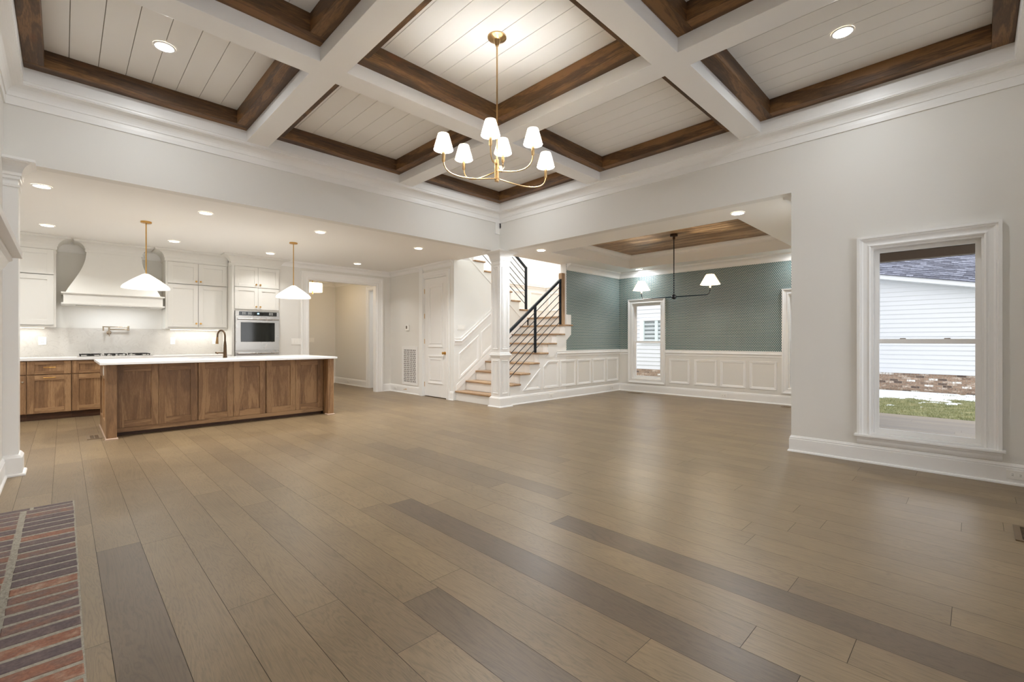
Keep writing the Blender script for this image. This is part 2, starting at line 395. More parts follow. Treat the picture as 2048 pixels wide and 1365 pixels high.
M_SHADE_H = shade_material('glass drum shade', (255, 240, 214), (255, 226, 176), 1.2)
M_BRICK = tone_mat('reclaimed brick', [(0, (98, 84, 84)), (.3, (116, 98, 94)), (.5, (132, 100, 86)), (.75, (146, 98, 76)), (1, (176, 146, 124))])
M_MORTAR = speckle('mortar', [(.3, (146, 139, 124)), (.7, (172, 165, 150))], 60)
M_NBRICK = tone_mat('whitewashed brick', [(0, (96, 80, 72)), (.3, (150, 126, 108)), (.6, (172, 146, 126)), (.85, (205, 192, 180)), (1, (236, 232, 228))], bscale=40)
M_SIDING = mat('white siding', (216, 218, 222), .6)
M_SHINGLE = speckle('grey shingle', [(.3, (84, 88, 102)), (.7, (122, 126, 140))], 9)

def point_light(parent, loc, watt, col=(1, .86, .68), r=.03, name='bulb_light'):
    ld = bpy.data.lights.new(name, 'POINT'); ld.energy = watt; ld.color = col; ld.shadow_soft_size = r
    o = bpy.data.objects.new(name, ld); C.objects.link(o); o.parent = parent; o.location = loc; return o
def area_light(parent, loc, watt, size, col=POT_COL, sy=None, name='lamp_light', rot=(0, 0, 0), spread=None):
    ld = bpy.data.lights.new(name, 'AREA'); ld.energy = watt; ld.color = col; ld.shape = 'DISK' if sy is None else 'RECTANGLE'; ld.size = size
    if sy is not None: ld.size_y = sy
    if spread: ld.spread = spread
    o = bpy.data.objects.new(name, ld); C.objects.link(o); o.parent = parent; o.location = loc; o.rotation_euler = rot; return o

# ------------------------------------------------------------------ dimensions
X0, X1 = -.37, 5.50            # living room
Y0, Y1 = -.34, 5.91
ZS = 3.425                     # underside of the white beams
ZC = 2.74                      # kitchen and dining ceiling
XD, YD = 9.31, 5.87            # dining: far outside wall, side wall
YR = 1.37                      # end of the right wall
XDW = 5.42                     # wall with the closet door
YB = 9.53                      # wall with the cased opening
YK = 10.20                     # kitchen back wall
YSW = 7.12                     # wall between the two stair flights
YSF, ZTOP = 8.16, 5.6          # stair well far wall, top
XG = [5.38, 3.652, 3.425, 1.703, 1.478, -.245]
YG = [5.78, 3.94, 3.71, 1.856, 1.634, -.218]

# ------------------------------------------------------------------ floor
fb = MB(); fb.box(-3.2, 9.45, -.5, 12.7, -.12, -.003, m=1)
PW = .19
DARKP = {(0, 1.2): .0, (11, -.3): .05, (8, .43): .0, (5, -.2): .14}
BREAKS = {0: [-.5, 1.2, 3.41, 4.9], 11: [-.5, -.3, 1.915, 3.6], 8: [-.5, .43, 2.935, 4.8], 5: [-.5, -.2, 1.79, 3.9]}
k0 = int(math.floor((-3.2-.13)/PW)); k1 = int(math.ceil((XD-.13)/PW))
for k in range(k0, k1):
    xa = .13+k*PW; xb = xa+PW
    rr = random.Random(k*13+5)
    y = -.5-rr.random()*1.9
    while y < 12.6:
        ln = rr.choice([1.2, 1.6, 2.1, 2.1, 2.1])
        if k in BREAKS:
            if y < -.5: y = -.5
            nx = [q for q in BREAKS[k] if q > y+1e-6]
            if nx: ln = nx[0]-y
        ya, yb = max(y, -.5), min(y+ln, 12.6)
        if yb > ya:
            t = rr.random()**.8
            t = .45+.42*t if rr.random() > .03 else .2+.2*t
            if (k, round(ya, 2)) in DARKP: t = DARKP[(k, round(ya, 2))]
            ou, ov = rr.random()*40, rr.random()*40
            e = .0008
            A, B = max(xa+e, -3.2), min(xb-e, XD+.1)
            fb.face([(A, ya+e, 0), (B, ya+e, 0), (B, yb-e, 0), (A, yb-e, 0)], 0,
                    [(ou, ov), (ou+PW, ov), (ou+PW, ov+yb-ya), (ou, ov+yb-ya)], (t, rr.random(), rr.random()))
        y += ln
struct('floor', fb, [M_FLOOR, M_DARK], 'wide oak plank floor running through all the rooms', 'floor', merge=False)

# ------------------------------------------------------------------ living room ceiling
cells = []
for i in (1, 3, 5):
    for j in (1, 3, 5): cells.append((XG[i], XG[i-1], YG[j], YG[j-1]))
cb = MB(); cb.slab('z', ZS, 3.71, X0-.1, X1+.12, Y0-.1, Y1+.12, cells)
ceil = struct('ceiling', cb, M_TRIM, 'white coffered ceiling beams over the living room', 'ceiling', bevel=.003)
FW, FH0, FH1 = .128, 3.54, 3.69
pn = MB()
for (a, b, c, d) in cells:
    pb = MB(); x = a+.0
    g = .037+.193*math.floor((a-.037)/.193)
    while g < b:
        l, r = max(g+.0025, a), min(g+.193-.0025, b)
        if r > l: pb.box(l, r, c, d, FH1, FH1+.012)
        g += .193
    pb.box(a, b, c, d, FH1+.012, FH1+.05, m=1)
    pb.build('shiplap_panel', [M_SHIP, mat('groove grey', (150, 142, 130), .8)], ceil)
rows = {1: 'far', 3: 'middle', 5: 'near'}; cols = {1: 'right', 3: 'centre', 5: 'left'}
n = 1
for i in (1, 3, 5):
    for j in (1, 3, 5):
        a, b, c, d = XG[i], XG[i-1], YG[j], YG[j-1]
        lab = {(1, 1): 'in the far corner coffer above the column', (1, 3): 'in the coffer halfway along the right wall', (1, 5): 'in the coffer above the right window',
               (3, 1): 'in the coffer halfway along the kitchen header', (3, 3): 'in the middle coffer around the chandelier', (3, 5): 'in the coffer at the top centre right of the photo',
               (5, 1): 'in the coffer at the upper left by the fireplace wall', (5, 3): 'in the coffer at the top centre left of the photo', (5, 5): 'in the coffer straight above the viewer'}[(i, j)]
        t = thing('trim_%d' % n, 'dark stained wood board frame '+lab, 'ceiling trim', ((a+b)/2, (c+d)/2, FH0), kind='structure'); n += 1
        e = .001
        MB().box(a+e, b-e, c+e, c+FW, FH0, FH1).build('board', M_WBX, t, bevel=.004)
        MB().box(a+e, b-e, d-FW, d-e, FH0, FH1).build('board', M_WBX, t, bevel=.004)
        MB().box(a+e, a+FW, c+FW, d-FW, FH0, FH1).build('board', M_WBY, t, bevel=.004)
        MB().box(b-FW, b-e, c+FW, d-FW, FH0, FH1).build('board', M_WBY, t, bevel=.004)
def trimname():
    global n
    s = 'trim_%d' % n; n += 1; return s
def crownprof(zt, hgt, out, fil=.03):
    z0 = zt-hgt; pts = [(0, z0), (.012, z0), (.014, z0+fil*.5), (.012, z0+fil), (.02, z0+fil)]
    for k in range(1, 7):
        t = k/7; a = t*PI/2
        pts.append((.02+(out-.032)*(1-math.cos(a)), z0+fil+(hgt-fil-.03)*math.sin(a)))
    pts += [(out-.008, zt-.03), (out-.008, zt-.024), (out, zt-.022), (out, zt), (0, zt)]
    return pts
cr = MB(); cr.sweep([(X0, Y0), (X1, Y0), (X1, Y1), (X0, Y1)], crownprof(ZS, .19, .122, .075), mXY, closed=True)
struct(trimname(), cr, M_TRIM, 'white crown moulding around the living room below the coffers', 'crown moulding')

# ------------------------------------------------------------------ walls
BASE = [(0, 0), (.03, 0), (.03, .010), (.026, .018), (.017, .022), (.017, .135), (.012, .14), (.014, .15), (.008, .158), (.004, .168), (0, .17)]
# right wall with its window, and the header over the dining opening
rw = MB(); rw.slab('x', X1, X1+.13, Y0-.12, Y1+.13, 0, 3.72, [(YR, Y1+.2, -1, ZC), (-.05, .70, .275, 2.06)])
struct('wall_right', rw, M_WALL, 'pale greige right wall with a window and the header over the dining opening')
kh = MB(); kh.box(X0-.13, X1-.001, Y1, Y1+.13, ZC, 3.72)
struct('wall_kitchen_header', kh, M_WALL, 'pale greige header wall above the kitchen opening')
lw = MB(); lw.slab('x', X0-.13, X0, Y0-.12, Y1+.1, 0, 3.72, [(2.6, 3.62, -1, .9)])
struct('wall_left', lw, M_WALL, 'pale greige left wall around the fireplace')
bw = MB(); bw.slab('y', Y0-.12, Y0, X0, X1, 0, 3.72, [(.35, 2.55, -1, 2.7), (2.85, 5.2, -1, 2.7)])  # both openings added to let daylight in from behind
struct('wall_back', bw, M_WALL, 'pale greige wall behind the viewer, tall glazed openings added for daylight')
# kitchen side
w = MB(); w.slab('y', YK, YK+.12, -3.2, 3.1, 0, ZC)
struct('wall_kitchen', w, M_WALL, 'pale wall behind the range and upper cabinets')
w = MB(); w.slab('x', -3.2, -3.08, Y1+.13, YK, 0, ZC, [(7.0, 9.3, 1.0, 2.2)])  # window hole added as an unseen light source
struct('wall_kitchen_left', w, M_WALL, 'far left kitchen wall out of view, window added for light')
w = MB(); w.box(-3.08, X0-.13, Y1, Y1+.13, 0, ZC)
struct('wall_kitchen_near', w, M_WALL, 'kitchen side wall continuing behind the fireplace wall')
OPX0, OPX1, OPZ = 3.56, 5.065, 2.425
w = MB(); w.slab('y', YB, YB+.13, 3.0, XDW+.13, 0, ZC, [(OPX0, OPX1, -1, OPZ)])
w.box(3.0, 3.12, YB+.13, 12.6, 0, ZC)
struct('wall_far', w, M_WALL, 'pale wall with the wide cased opening to the hall')
DY0, DY1, DZ = 7.355, 8.165, 2.475
w = MB(); w.slab('x', XDW, XDW+.13, YSW+.101, YB, 0, ZC, [(DY0, DY1, -1, DZ)])
struct('wall_closet', w, M_WALL, 'pale wall with closet door and return air grille')
w = MB(); w.slab('x', 5.36, 5.49, YB+.13, 12.4, 0, ZC, [(9.78, 10.45, -1, 2.4)])
struct('wall_hall_right', w, M_WALL, 'greige hall wall seen through the cased opening')
w = MB(); w.box(3.12, 5.49, 12.4, 12.5, 0, ZC); w.box(6.4, 6.5, 8.3, 12.5, 0, ZC); w.box(5.49, 6.5, 12.4, 12.5, 0, ZC)
struct('wall_hall_end', w, M_WALL, 'greige wall at the end of the hall')
# dining
w = MB()
WZ0, WZ1 = .31, 2.0
w.slab('x', XD, XD+.14, YR-.13, YSF+.13, 0, .955, [(4.82, 5.52, WZ0, 9), (1.68, 2.36, WZ0, 9)])
w.slab('x', XD, XD+.14, YR-.13, YD+.15, .955, 3.1, [(4.82, 5.52, -9, WZ1), (1.68, 2.36, -9, WZ1)], m=1)
w.slab('x', XD, XD+.14, YD+.15, YSF+.13, .955, ZTOP, [(6.5, 7.7, 3.9, 5.2)])
struct('wall_dining_far', w, [M_WALL, M_PAPY], 'dining wall with teal dotted wallpaper between two tall windows')
w = MB(); w.box(7.34, XD, YD, YD+.15, 0, .955); w.box(7.34, XD, YD, YD+.15, .955, ZC+.4, m=1); w.box(7.33, 7.34, YD+.002, YD+.148, 0, ZC, m=0)
w.box(7.34, XD, YD+.1501, YD+.152, .955, ZTOP, m=0)
struct('wall_dining_side', w, [M_WALL, M_PAPX], 'dining wall with teal dotted wallpaper beside the stairs')
w = MB(); w.box(X1+.13, XD, YR-.13, YR, 0, 3.1)
struct('wall_dining_near', w, M_WALL, 'near dining room wall seen edge-on at the opening')
w = MB(); w.box(X1-.12, XD+.14, YSF, YSF+.12, 0, ZTOP); w.box(X1, X1-.1, 5.9, YSF, ZC+.3, ZTOP); w.box(X1, XD, YD+.0, YD+.149, ZC+.41, ZTOP)
struct('wall_stair_back', w, mat('stairwell white', (240, 240, 238), .6), 'bright white stairwell wall behind the upper flight')
w = MB(); w.box(X1-.1, XD+.14, YD, YSF+.12, ZTOP, ZTOP+.1)
struct('ceiling_stairwell', w, M_CEIL, 'high white ceiling over the stairwell', 'ceiling')
# wall between flights, its top follows the upper flight
def unose(k): return 7.52-.26*(k-10)
pts = [(XDW, 0), (7.49, 0), (7.49, .187*10-.034)]
for k in range(10, 15):
    pts += [(unose(k+1)-.03, .187*k-.034), (unose(k+1)-.03, .187*(k+1)-.034)]
pts += [(5.50, .187*15-.034), (5.50, ZC), (XDW, ZC)]
w = MB(); w.prism(pts, onY(YSW, 1), 0, .1)
struct('wall_stair_middle', w, mat('stair wall white', (236, 236, 233), .5), 'white wall between the lower and upper stair flights')
# knee wall under the open side of the lower flight
def lnose(k): return 5.44+.257*(k-1)
pts = [(5.665, 0), (5.665, .153), (lnose(2)+.03, .153)]
for k in range(2, 9):
    pts += [(lnose(k)+.03, .187*k-.034)]
    if k < 8: pts += [(lnose(k+1)+.03, .187*k-.034)]
pts += [(7.329, .187*8-.034), (7.329, 0)]
w = MB(); w.prism(pts, onY(YD, 1), 0, .13)
struct('wall_stair_side', w, M_TRIM, 'white stepped side wall under the open stair treads')
# kitchen / dining ceilings
w = MB(); w.slab('z', ZC, ZC+.08, -3.2, X1, Y1+.13, 12.6)
struct('ceiling_kitchen', w, M_CEIL, 'flat warm white kitchen ceiling with downlights', 'ceiling')
TX0, TX1, TY0, TY1, TZ = 6.20, 8.85, 2.15, 5.31, 3.01
w = MB(); w.slab('z', ZC, TZ+.03, X1+.13, XD, YR, 6.03, [(TX0, TX1, TY0, TY1)])
w.box(X1, X1+.13, Y1+.13, 6.03, ZC, TZ)
struct('ceiling_dining', w, M_CEIL, 'white dining ceiling around the raised tray', 'ceiling')
w = MB()
q = TX0
while q < TX1:
    w.box(q+.001, min(q+.089, TX1)-.001, TY0, TY1, TZ, TZ+.012); q += .09
w.box(TX0, TX1, TY0, TY1, TZ+.012, TZ+.03, m=1)
struct(trimname(), w, [M_TRAY, M_DARK], 'stained wood plank panel inside the dining tray ceiling', 'ceiling panel')
w = MB(); w.sweep(rect(TX0, TX1, TY0, TY1), crownprof(TZ, .10, .10, .02), mXY, closed=True)
q = TX0+.03
while q < TX1-.02:
    w.box(q, q+.016, TY1-.02, TY1-.012, TZ-.098, TZ-.082); w.box(q, q+.016, TY0+.012, TY0+.02, TZ-.098, TZ-.082); q += .034
q = TY0+.03
while q < TY1-.02:
    w.box(TX0+.012, TX0+.02, q, q+.016, TZ-.098, TZ-.082); w.box(TX1-.02, TX1-.012, q, q+.016, TZ-.098, TZ-.082); q += .034
struct(trimname(), w, M_TRIM, 'white crown moulding with small dentils inside the dining tray', 'crown moulding')
w = MB(); w.sweep([(X1+.13, YR), (XD, YR), (XD, YD), (7.345, YD)], crownprof(ZC, .13, .11, .025), mXY)
struct(trimname(), w, M_TRIM, 'white crown moulding above the teal wallpaper', 'crown moulding')
w = MB(); w.sweep([(XDW, YSW+.01), (XDW, YB), (3.0, YB)], crownprof(ZC, .11, .085, .02), mXY)
struct(trimname(), w, M_TRIM, 'white crown moulding over the closet door and cased opening', 'crown moulding')
w = MB(); w.sweep([(5.36, YB+.14), (5.36, 12.4), (3.12, 12.4)], crownprof(ZC, .11, .085, .02), mXY)
struct(trimname(), w, M_TRIM, 'white crown moulding in the hall', 'crown moulding')

# ------------------------------------------------------------------ baseboards
def base(name, path, label, **k):
    b = MB(); b.sweep(path, BASE, mXY, **k); return struct(name, b, M_TRIM, label, 'baseboard')
base('baseboard_right', [(X1, Y0+.0), (X1, YR), (X1+.13, YR)][::1], 'white baseboard below the right window')
base('baseboard_left', [(X0, Y1-.1), (X0, 4.62)], 'white baseboard left of the pilaster')
base('baseboard_dining_far', [(XD, YR+.0), (XD, YD), (5.67, YD)], 'white baseboard around the dining room and stair side')
base('baseboard_closet_left', [(XDW, 8.27), (XDW, YB), (5.19, YB)], 'white baseboard under the return air grille')
base('baseboard_closet_right', [(XDW, YSW), (XDW, 7.25)], 'short white baseboard right of the closet door')
base('baseboard_far', [(3.43, YB), (3.0, YB)], 'white baseboard left of the cased opening')
base('baseboard_hall', [(5.36, 10.56), (5.36, 12.4), (3.12, 12.4)], 'white baseboard in the hall')

# ------------------------------------------------------------------ column and pilaster
def shaft_block(mb, x0, x1, y0, y1):
    pass
def pier(name, label, x0, x1, y0, y1, cap_path, cap_closed, faces, ring_path):
    """square panelled pier: base block, lower panels, ring, upper panels, capital"""
    t = thing(name, label, 'column', ((x0+x1)/2, (y0+y1)/2, 0), kind='structure')
    b = MB(); b.box(x0, x1, y0, y1, 0, ZC); b.build('shaft', M_TRIM, t)
    b = MB(); b.sweep(ring_path, [(0, 0), (.045, 0), (.045, .012), (.038, .02), (.026, .022), (.026, .155), (.02, .163), (.012, .175), (.004, .182), (0, .182)], mXY, closed=cap_closed); b.build('base_block', M_TRIM, t)
    b = MB(); b.sweep(ring_path, [(0, .865), (.008, .87), (.010, .90), (.030, .905), (.030, .918), (.016, .925), (.014, .945), (.004, .955), (0, .955)], mXY, closed=cap_closed); b.build('waist_moulding', M_TRIM, t) if faces else None
    b = MB(); b.sweep(cap_path, crownprof(ZC, .17, .105, .03), mXY, closed=cap_closed)
    b.sweep(ring_path, [(0, 2.50), (.008, 2.503), (.01, 2.52), (0, 2.525)], mXY, closed=cap_closed); b.build('capital', M_TRIM, t)
    PF = [(0, 0), (0, .008), (.006, .012), (.014, .006), (.02, .003), (.02, 0)]
    for (mp, a0, a1) in faces:
        for (z0, z1) in ((.235, .82), (1.01, 2.46)):
            f = MB(); f.sweep(rect(a0+.04, a1-.04, z0, z1), PF, mp, closed=True)
            f.sweep(rect(a0+.075, a1-.075, z0+.035, z1-.035), [(0, 0), (0, .005), (.006, .005), (.01, 0)], mp, closed=True)
            f.build('panel_moulding', M_TRIM, t)
    return t
cx0, cx1, cy0, cy1 = 5.412, 5.642, 5.797, 6.027
ring = rect(cx0, cx1, cy0, cy1, inward=False)
pier('trim_column', 'square white panelled column at the corner of kitchen and dining openings', cx0, cx1, cy0, cy1, ring, True,
     [(onX(cx0), cy0, cy1), (onY(cy0), cx0, cx1), (onX(cx1, 1), cy0, cy1)], ring)
# pilaster against the left wall
px1, py0 = -.278, 5.835
ringp = [(px1, Y1+.13), (px1, py0), (X0, py0)]
pier('trim_pilaster', 'narrow white pilaster at the left end of the kitchen opening', X0, px1, py0, Y1+.13, ringp, False, [], ringp)

# ------------------------------------------------------------------ windows
CAS = [(0, 0), (0, .016), (.012, .024), (.022, .018), (.03, .016), (.055, .02), (.068, .03), (.078, .03), (.082, .042), (.104, .042), (.104, 0)]
CAS2 = [(0, 0), (0, .014), (.015, .022), (.035, .016), (.07, .022), (.085, .034), (.104, .034), (.104, 0)]
def window(name, label, xi, xo, y0, y1, z0, z1, zm, stool=False, lock=True):
    t = thing(name, label, 'window', (xi, (y0+y1)/2, z0), kind='structure')
    b = MB()
    mp = onX(xi)
    if stool:
        b.sweep([(y0, z0), (y0, z1), (y1, z1), (y1, z0)], CAS, mp)
    else:
        b.sweep([(y0, z0), (y0, z1), (y1, z1), (y1, z0)], CAS2, mp, closed=True)
    b.build('casing', M_TRIM, t)
    if stool:
        b = MB(); b.box(xi-.065, xi+.07, y0-.125, y1+.125, z0-.022, z0); b.build('stool', M_TRIM, t, bevel=.004)
        b = MB(); b.sweep([(y1+.105, z0-.022), (y0-.105, z0-.022)], [(0, 0), (0, .045), (.02, .040), (.03, .03), (.05, .026), (.07, .016), (.075, 0)], mp); b.build('apron', M_TRIM, t)
    b = MB(); j = .016
    b.slab('x', xi+.002, xo, y0, y1, z0, z1, [(y0+j, y1-j, z0+j, z1-j)]); b.build('jamb', M_TRIM, t)
    s = .036; xm = xi+.06
    # upper sash set outward, lower sash inward
    b = MB(); b.slab('x', xm+.03, xm+.058, y0+j, y1-j, zm-.022, z1-j, [(y0+j+s, y1-j-s, zm+.012, z1-j-s*.9)])
    us = b.build('upper_sash', M_TRIM, t, bevel=.002)
    b = MB(); b.box(xm+.043, xm+.046, y0+j+s, y1-j-s, zm+.012, z1-j-s*.9); b.build('pane', M_GLASS, us)
    b = MB(); b.slab('x', xm, xm+.029, y0+j, y1-j, z0+j, zm+.014, [(y0+j+s, y1-j-s, z0+j+s*1.15, zm-.028)])
    ls = b.build('lower_sash', M_TRIM, t, bevel=.002)
    b = MB(); b.box(xm+.012, xm+.015, y0+j+s, y1-j-s, z0+j+s*1.15, zm-.028); b.build('pane', M_GLASS, ls)
    if lock:
        for yy in (y0+(y1-y0)*.3, y0+(y1-y0)*.7):
            b = MB(); b.box(xm+.004, xm+.028, yy-.02, yy+.02, zm+.014, zm+.022); b.build('sash_lock', mat('grey lock', (150, 140, 125), .4), t)
    return t
window('window_1', 'large double hung window in the right wall with sill and apron', X1, X1+.13, -.05, .70, .275, 2.06, 1.172, stool=True)
window('window_2', 'tall narrow double hung window left of the dining chandelier', XD, XD+.14, 4.82, 5.52, WZ0, WZ1, 1.142, lock=False)
window('window_3', 'tall window half hidden by the right wall edge', XD, XD+.14, 1.68, 2.36, WZ0, WZ1, 1.142, lock=False)
# openings added unseen behind the viewer and at kitchen left for daylight; stairwell window
def plain_window(name, label, axis, c0, c1, a0, a1, b0, b1, mull):
    t = thing(name, label, 'window', {'x': ((c0+c1)/2, (a0+a1)/2, max(b0, 0)), 'y': ((a0+a1)/2, (c0+c1)/2, max(b0, 0))}[axis], kind='structure')
    cm = (c0+c1)/2; holes = []; ww = (a1-a0)/mull
    for k in range(mull): holes.append((a0+k*ww+.06, a0+(k+1)*ww-.06, b0+.08, b1-.08))
    MB().slab(axis, cm-.03, cm+.03, a0, a1, b0, b1, holes).build('frame', M_TRIM, t)
    for h in holes: MB().slab(axis, cm-.003, cm+.003, *h).build('pane', M_GLASS, t)
plain_window('window_4', 'unseen glazed opening added behind the viewer for daylight, left pair', 'y', Y0-.12, Y0, .35, 2.55, 0.0, 2.7, 2)
plain_window('window_5', 'unseen glazed opening added behind the viewer for daylight, right pair', 'y', Y0-.12, Y0, 2.85, 5.2, 0.0, 2.7, 2)
plain_window('window_6', 'unseen kitchen window added on the left for light', 'x', -3.2, -3.08, 7.0, 9.3, 1.0, 2.2, 2)
plain_window('window_7', 'high stairwell window out of view above the landing', 'x', XD, XD+.14, 6.5, 7.7, 3.9, 5.2, 1)

# ------------------------------------------------------------------ wainscot
RAIL = [(0, .845), (.010, .85), (.012, .885), (.024, .892), (.034, .905), (.034, .915), (.016, .922), (.014, .945), (.022, .95), (.022, .962), (0, .965)]
w = MB(); w.sweep([(XD, YR), (XD, 1.576)], RAIL, mXY); w.sweep([(XD, 2.464), (XD, 4.716)], RAIL, mXY); w.sweep([(XD, 5.624), (XD, YD), (7.02, YD)], RAIL, mXY)
w.sweep([(X1+.13, YR), (XD, YR)], RAIL, mXY)
struct(trimname(), w, M_TRIM, 'white chair rail below the teal wallpaper', 'chair rail')
PM = [(0, 0), (0, .010), (.008, .017), (.02, .012), (.032, .012), (.044, .005), (.048, 0)]
w = thing(trimname(), 'white wainscot panels on the far dining wall under the chair rail', 'wainscot', (XD, 3.6, .2), kind='structure')
for (a, b) in ((4.18, 4.629), (3.623, 4.082), (3.084, 3.558), (2.548, 3.014)):
    f = MB(); f.sweep(rect(a, b, .25, .775), PM, onX(XD), closed=True); f.build('panel_moulding', M_TRIM, w)
w = thing(trimname(), 'white wainscot panels on the stair side wall under the chair rail', 'wainscot', (7.5, YD, .2), kind='structure')
for poly in ([(6.04, .235), (6.53, .235), (6.53, .64)],
             [(6.62, .235), (7.083, .235), (7.083, .765), (6.76, .765), (6.62, .66)],
             rect(7.14, 7.636, .235, .765), rect(7.698, 8.174, .235, .765), rect(8.233, 8.713, .235, .765), rect(8.779, 9.25, .235, .765)):
    f = MB(); f.sweep(poly, PM, onY(YD), closed=True); f.build('panel_moulding', M_TRIM, w)
w = MB(); w.prism([(6.9, .84), (7.10, 1.0), (7.475, 1.29), (7.475, 1.70), (7.33, 1.70), (7.33, 1.462), (7.28, 1.462), (7.28, 1.275), (7.01, 1.275), (7.01, 1.09), (6.76, 1.09), (6.76, .90), (6.66, .84)], onY(YD), 0, .012)
struct(trimname(), w, M_TRIM, 'white skirt board cut diagonally across the wallpaper beside the top treads', 'skirt board')
# stair wall wainscot (sloping)
w = thing(trimname(), 'white wainscot with sloping chair rail up the stair wall', 'wainscot', (6.0, YSW, .3), kind='structure')
f = MB(); f.sweep([(5.425, 1.215), (5.575, 1.215), (6.72, 2.07)], [(0, 0), (0, .022), (-.012, .022), (-.016, .014), (-.04, .014), (-.05, .034), (-.06, .034), (-.075, .022), (-.10, .014), (-.13, .012), (-.135, 0)], onY(YSW)); f.build('chair_rail', M_TRIM, w)
def sl(x0, zb, zt, x1): s_ = .728; return [(x0, zb), (x1, zb+s_*(x1-x0)), (x1, zt+s_*(x1-x0)), (x0, zt)]
for poly in (sl(5.536, .40, .915, 6.05), sl(6.11, .815, 1.34, 6.62)):
    f = MB(); f.sweep(poly, PM, onY(YSW), closed=True); f.build('panel_moulding', M_TRIM, w)
f = MB(); f.sweep([(5.50, 3.03), (7.42, 1.555)], [(0, 0), (0, .008), (.012, .012), (.03, .012), (.036, 0)], onY(YSW)); f.build('stringer_moulding', M_TRIM, w)
w = MB()
LR = [(o, z+1.68) for o, z in RAIL]
w.sweep([(XD, YD+.15), (XD, YSF), (5.6, YSF)], LR, mXY)
for (a, b) in ((6.15, 6.75), (6.85, 7.4), (7.5, 8.05)): w.sweep(rect(a, b, 1.95, 2.44), PM, onX(XD), closed=True)
for (a, b) in ((8.7, 9.2), (8.1, 8.6), (7.5, 8.0)): w.sweep(rect(a, b, 1.95, 2.44), PM, onY(YSF), closed=True)
struct(trimname(), w, M_TRIM, 'white chair rail and panels around the stair landing', 'wainscot')

# ------------------------------------------------------------------ stairs
t = thing('staircase', 'lower flight of oak treads and white risers beside the square column', 'staircase', (5.5, 6.5, 0))
M_RISER = mat('riser white', (236, 233, 228), .45)
for k in range(1, 9):
    x = lnose(k); z = .187*k
    ya = 5.838 if k > 1 else 6.075
    b = MB(); b.box(x, x+.286, ya, YSW-.001, z-.032, z); b.build('tread', M_TREAD, t, bevel=.010)
    b = MB(); b.box(x+.03, x+.048, (YD+.131 if k > 1 else 6.075), YSW-.002, z-.187+.001, z-.033); b.build('riser', M_RISER, t)
b = MB(); b.box(lnose(9)+.03, lnose(9)+.048, 6.03, YSW-.002, .187*8+.001, .187*9-.033); b.build('riser', M_RISER, t)
b = MB(); b.box(lnose(9), XD-.002, 6.025, YSF-.002, .187*9-.032, .187*9); struct('floor_landing', b, M_TREAD, 'oak stair landing between the two flights', 'floor')
b = MB(); b.prism([(5.48, .19), (5.48, .30), (7.48, 1.76), (7.48, 1.62)], onY(YSW-.001), 0, .010); b.build('skirt_board', M_TRIM, t)
t2 = thing('staircase', 'upper stair flight of oak treads rising to the left behind the column', 'staircase', (6.5, 7.6, 1.7))
for k in range(10, 17):
    x = unose(k); z = .187*k
    b = MB(); b.box(x-.286, x, YSW-.03, YSF-.002, z-.032, z); b.build('tread', M_TREAD, t2, bevel=.010)
    b = MB(); b.box(x-.048, x-.03, YSW+.005, YSF-.002, z-.187+.001, z-.033); b.build('riser', M_RISER, t2)
# wood newel at the top of the lower flight
b = MB(); b.box(7.235, 7.325, 5.90, 5.99, .187*8, 2.545); b.box(7.232, 7.328, 5.897, 5.993, 2.49, 2.50)
o = b.build('newel_post', M_NEWEL, loc=(7.28, 5.945, .187*8), bevel=.004); props(o, 'square oak newel post against the wallpapered wall end', 'newel post')
# metal railings
t = thing('stair_railing', 'black metal railing with parallel bars on the lower flight', 'railing', (6.5, 5.94, .9))
yr = 5.935; sl_ = .74
def rz(x, z0): return z0+sl_*(x-7.215)
xa, xb = 5.67, 7.215
b = MB(); b.bar((xa, yr, rz(xa, 2.40)), (xb, yr, 2.40), .042, .05); b.build('handrail', M_BLACK, t, bevel=.005)
for zz in (2.265, 2.118, 1.975, 1.835, 1.695, 1.555):
    x0_ = xa
    b = MB(); b.tube([(x0_, yr, rz(x0_, zz)), (xb, yr, zz)], .0075, 8); b.build('bar', M_BLACK, t, smooth=True)
b = MB(); b.box(6.445, 6.483, yr-.019, yr+.019, .187*5, rz(6.464, 2.39)); b.build('post', M_BLACK, t)
b = MB(); b.box(7.205, 7.235, yr-.019, yr+.019, .187*8, 2.42); b.build('post', M_BLACK, t)
t = thing('stair_railing', 'black metal railing rising left beside the upper flight', 'railing', (7.0, 7.16, 1.87))
yu = 7.16
def ru(x, z0): return z0+.74*(7.49-x)
b = MB(); b.bar((7.49, yu, 2.81), (5.75, yu, ru(5.75, 2.81)), .042, .05); b.build('handrail', M_BLACK, t, bevel=.005)
for zz in (2.68, 2.54, 2.40, 2.26, 2.12, 1.98):
    b = MB(); b.tube([(7.49, yu, zz), (5.75, yu, ru(5.75, zz))], .0075, 8); b.build('bar', M_BLACK, t, smooth=True)
b = MB(); b.box(7.468, 7.512, yu-.022, yu+.022, .187*10, 2.835); b.build('post', M_BLACK, t)
b = MB(); b.box(6.45, 6.49, yu-.02, yu+.02, .187*14, ru(6.47, 2.80)); b.build('post', M_BLACK, t)

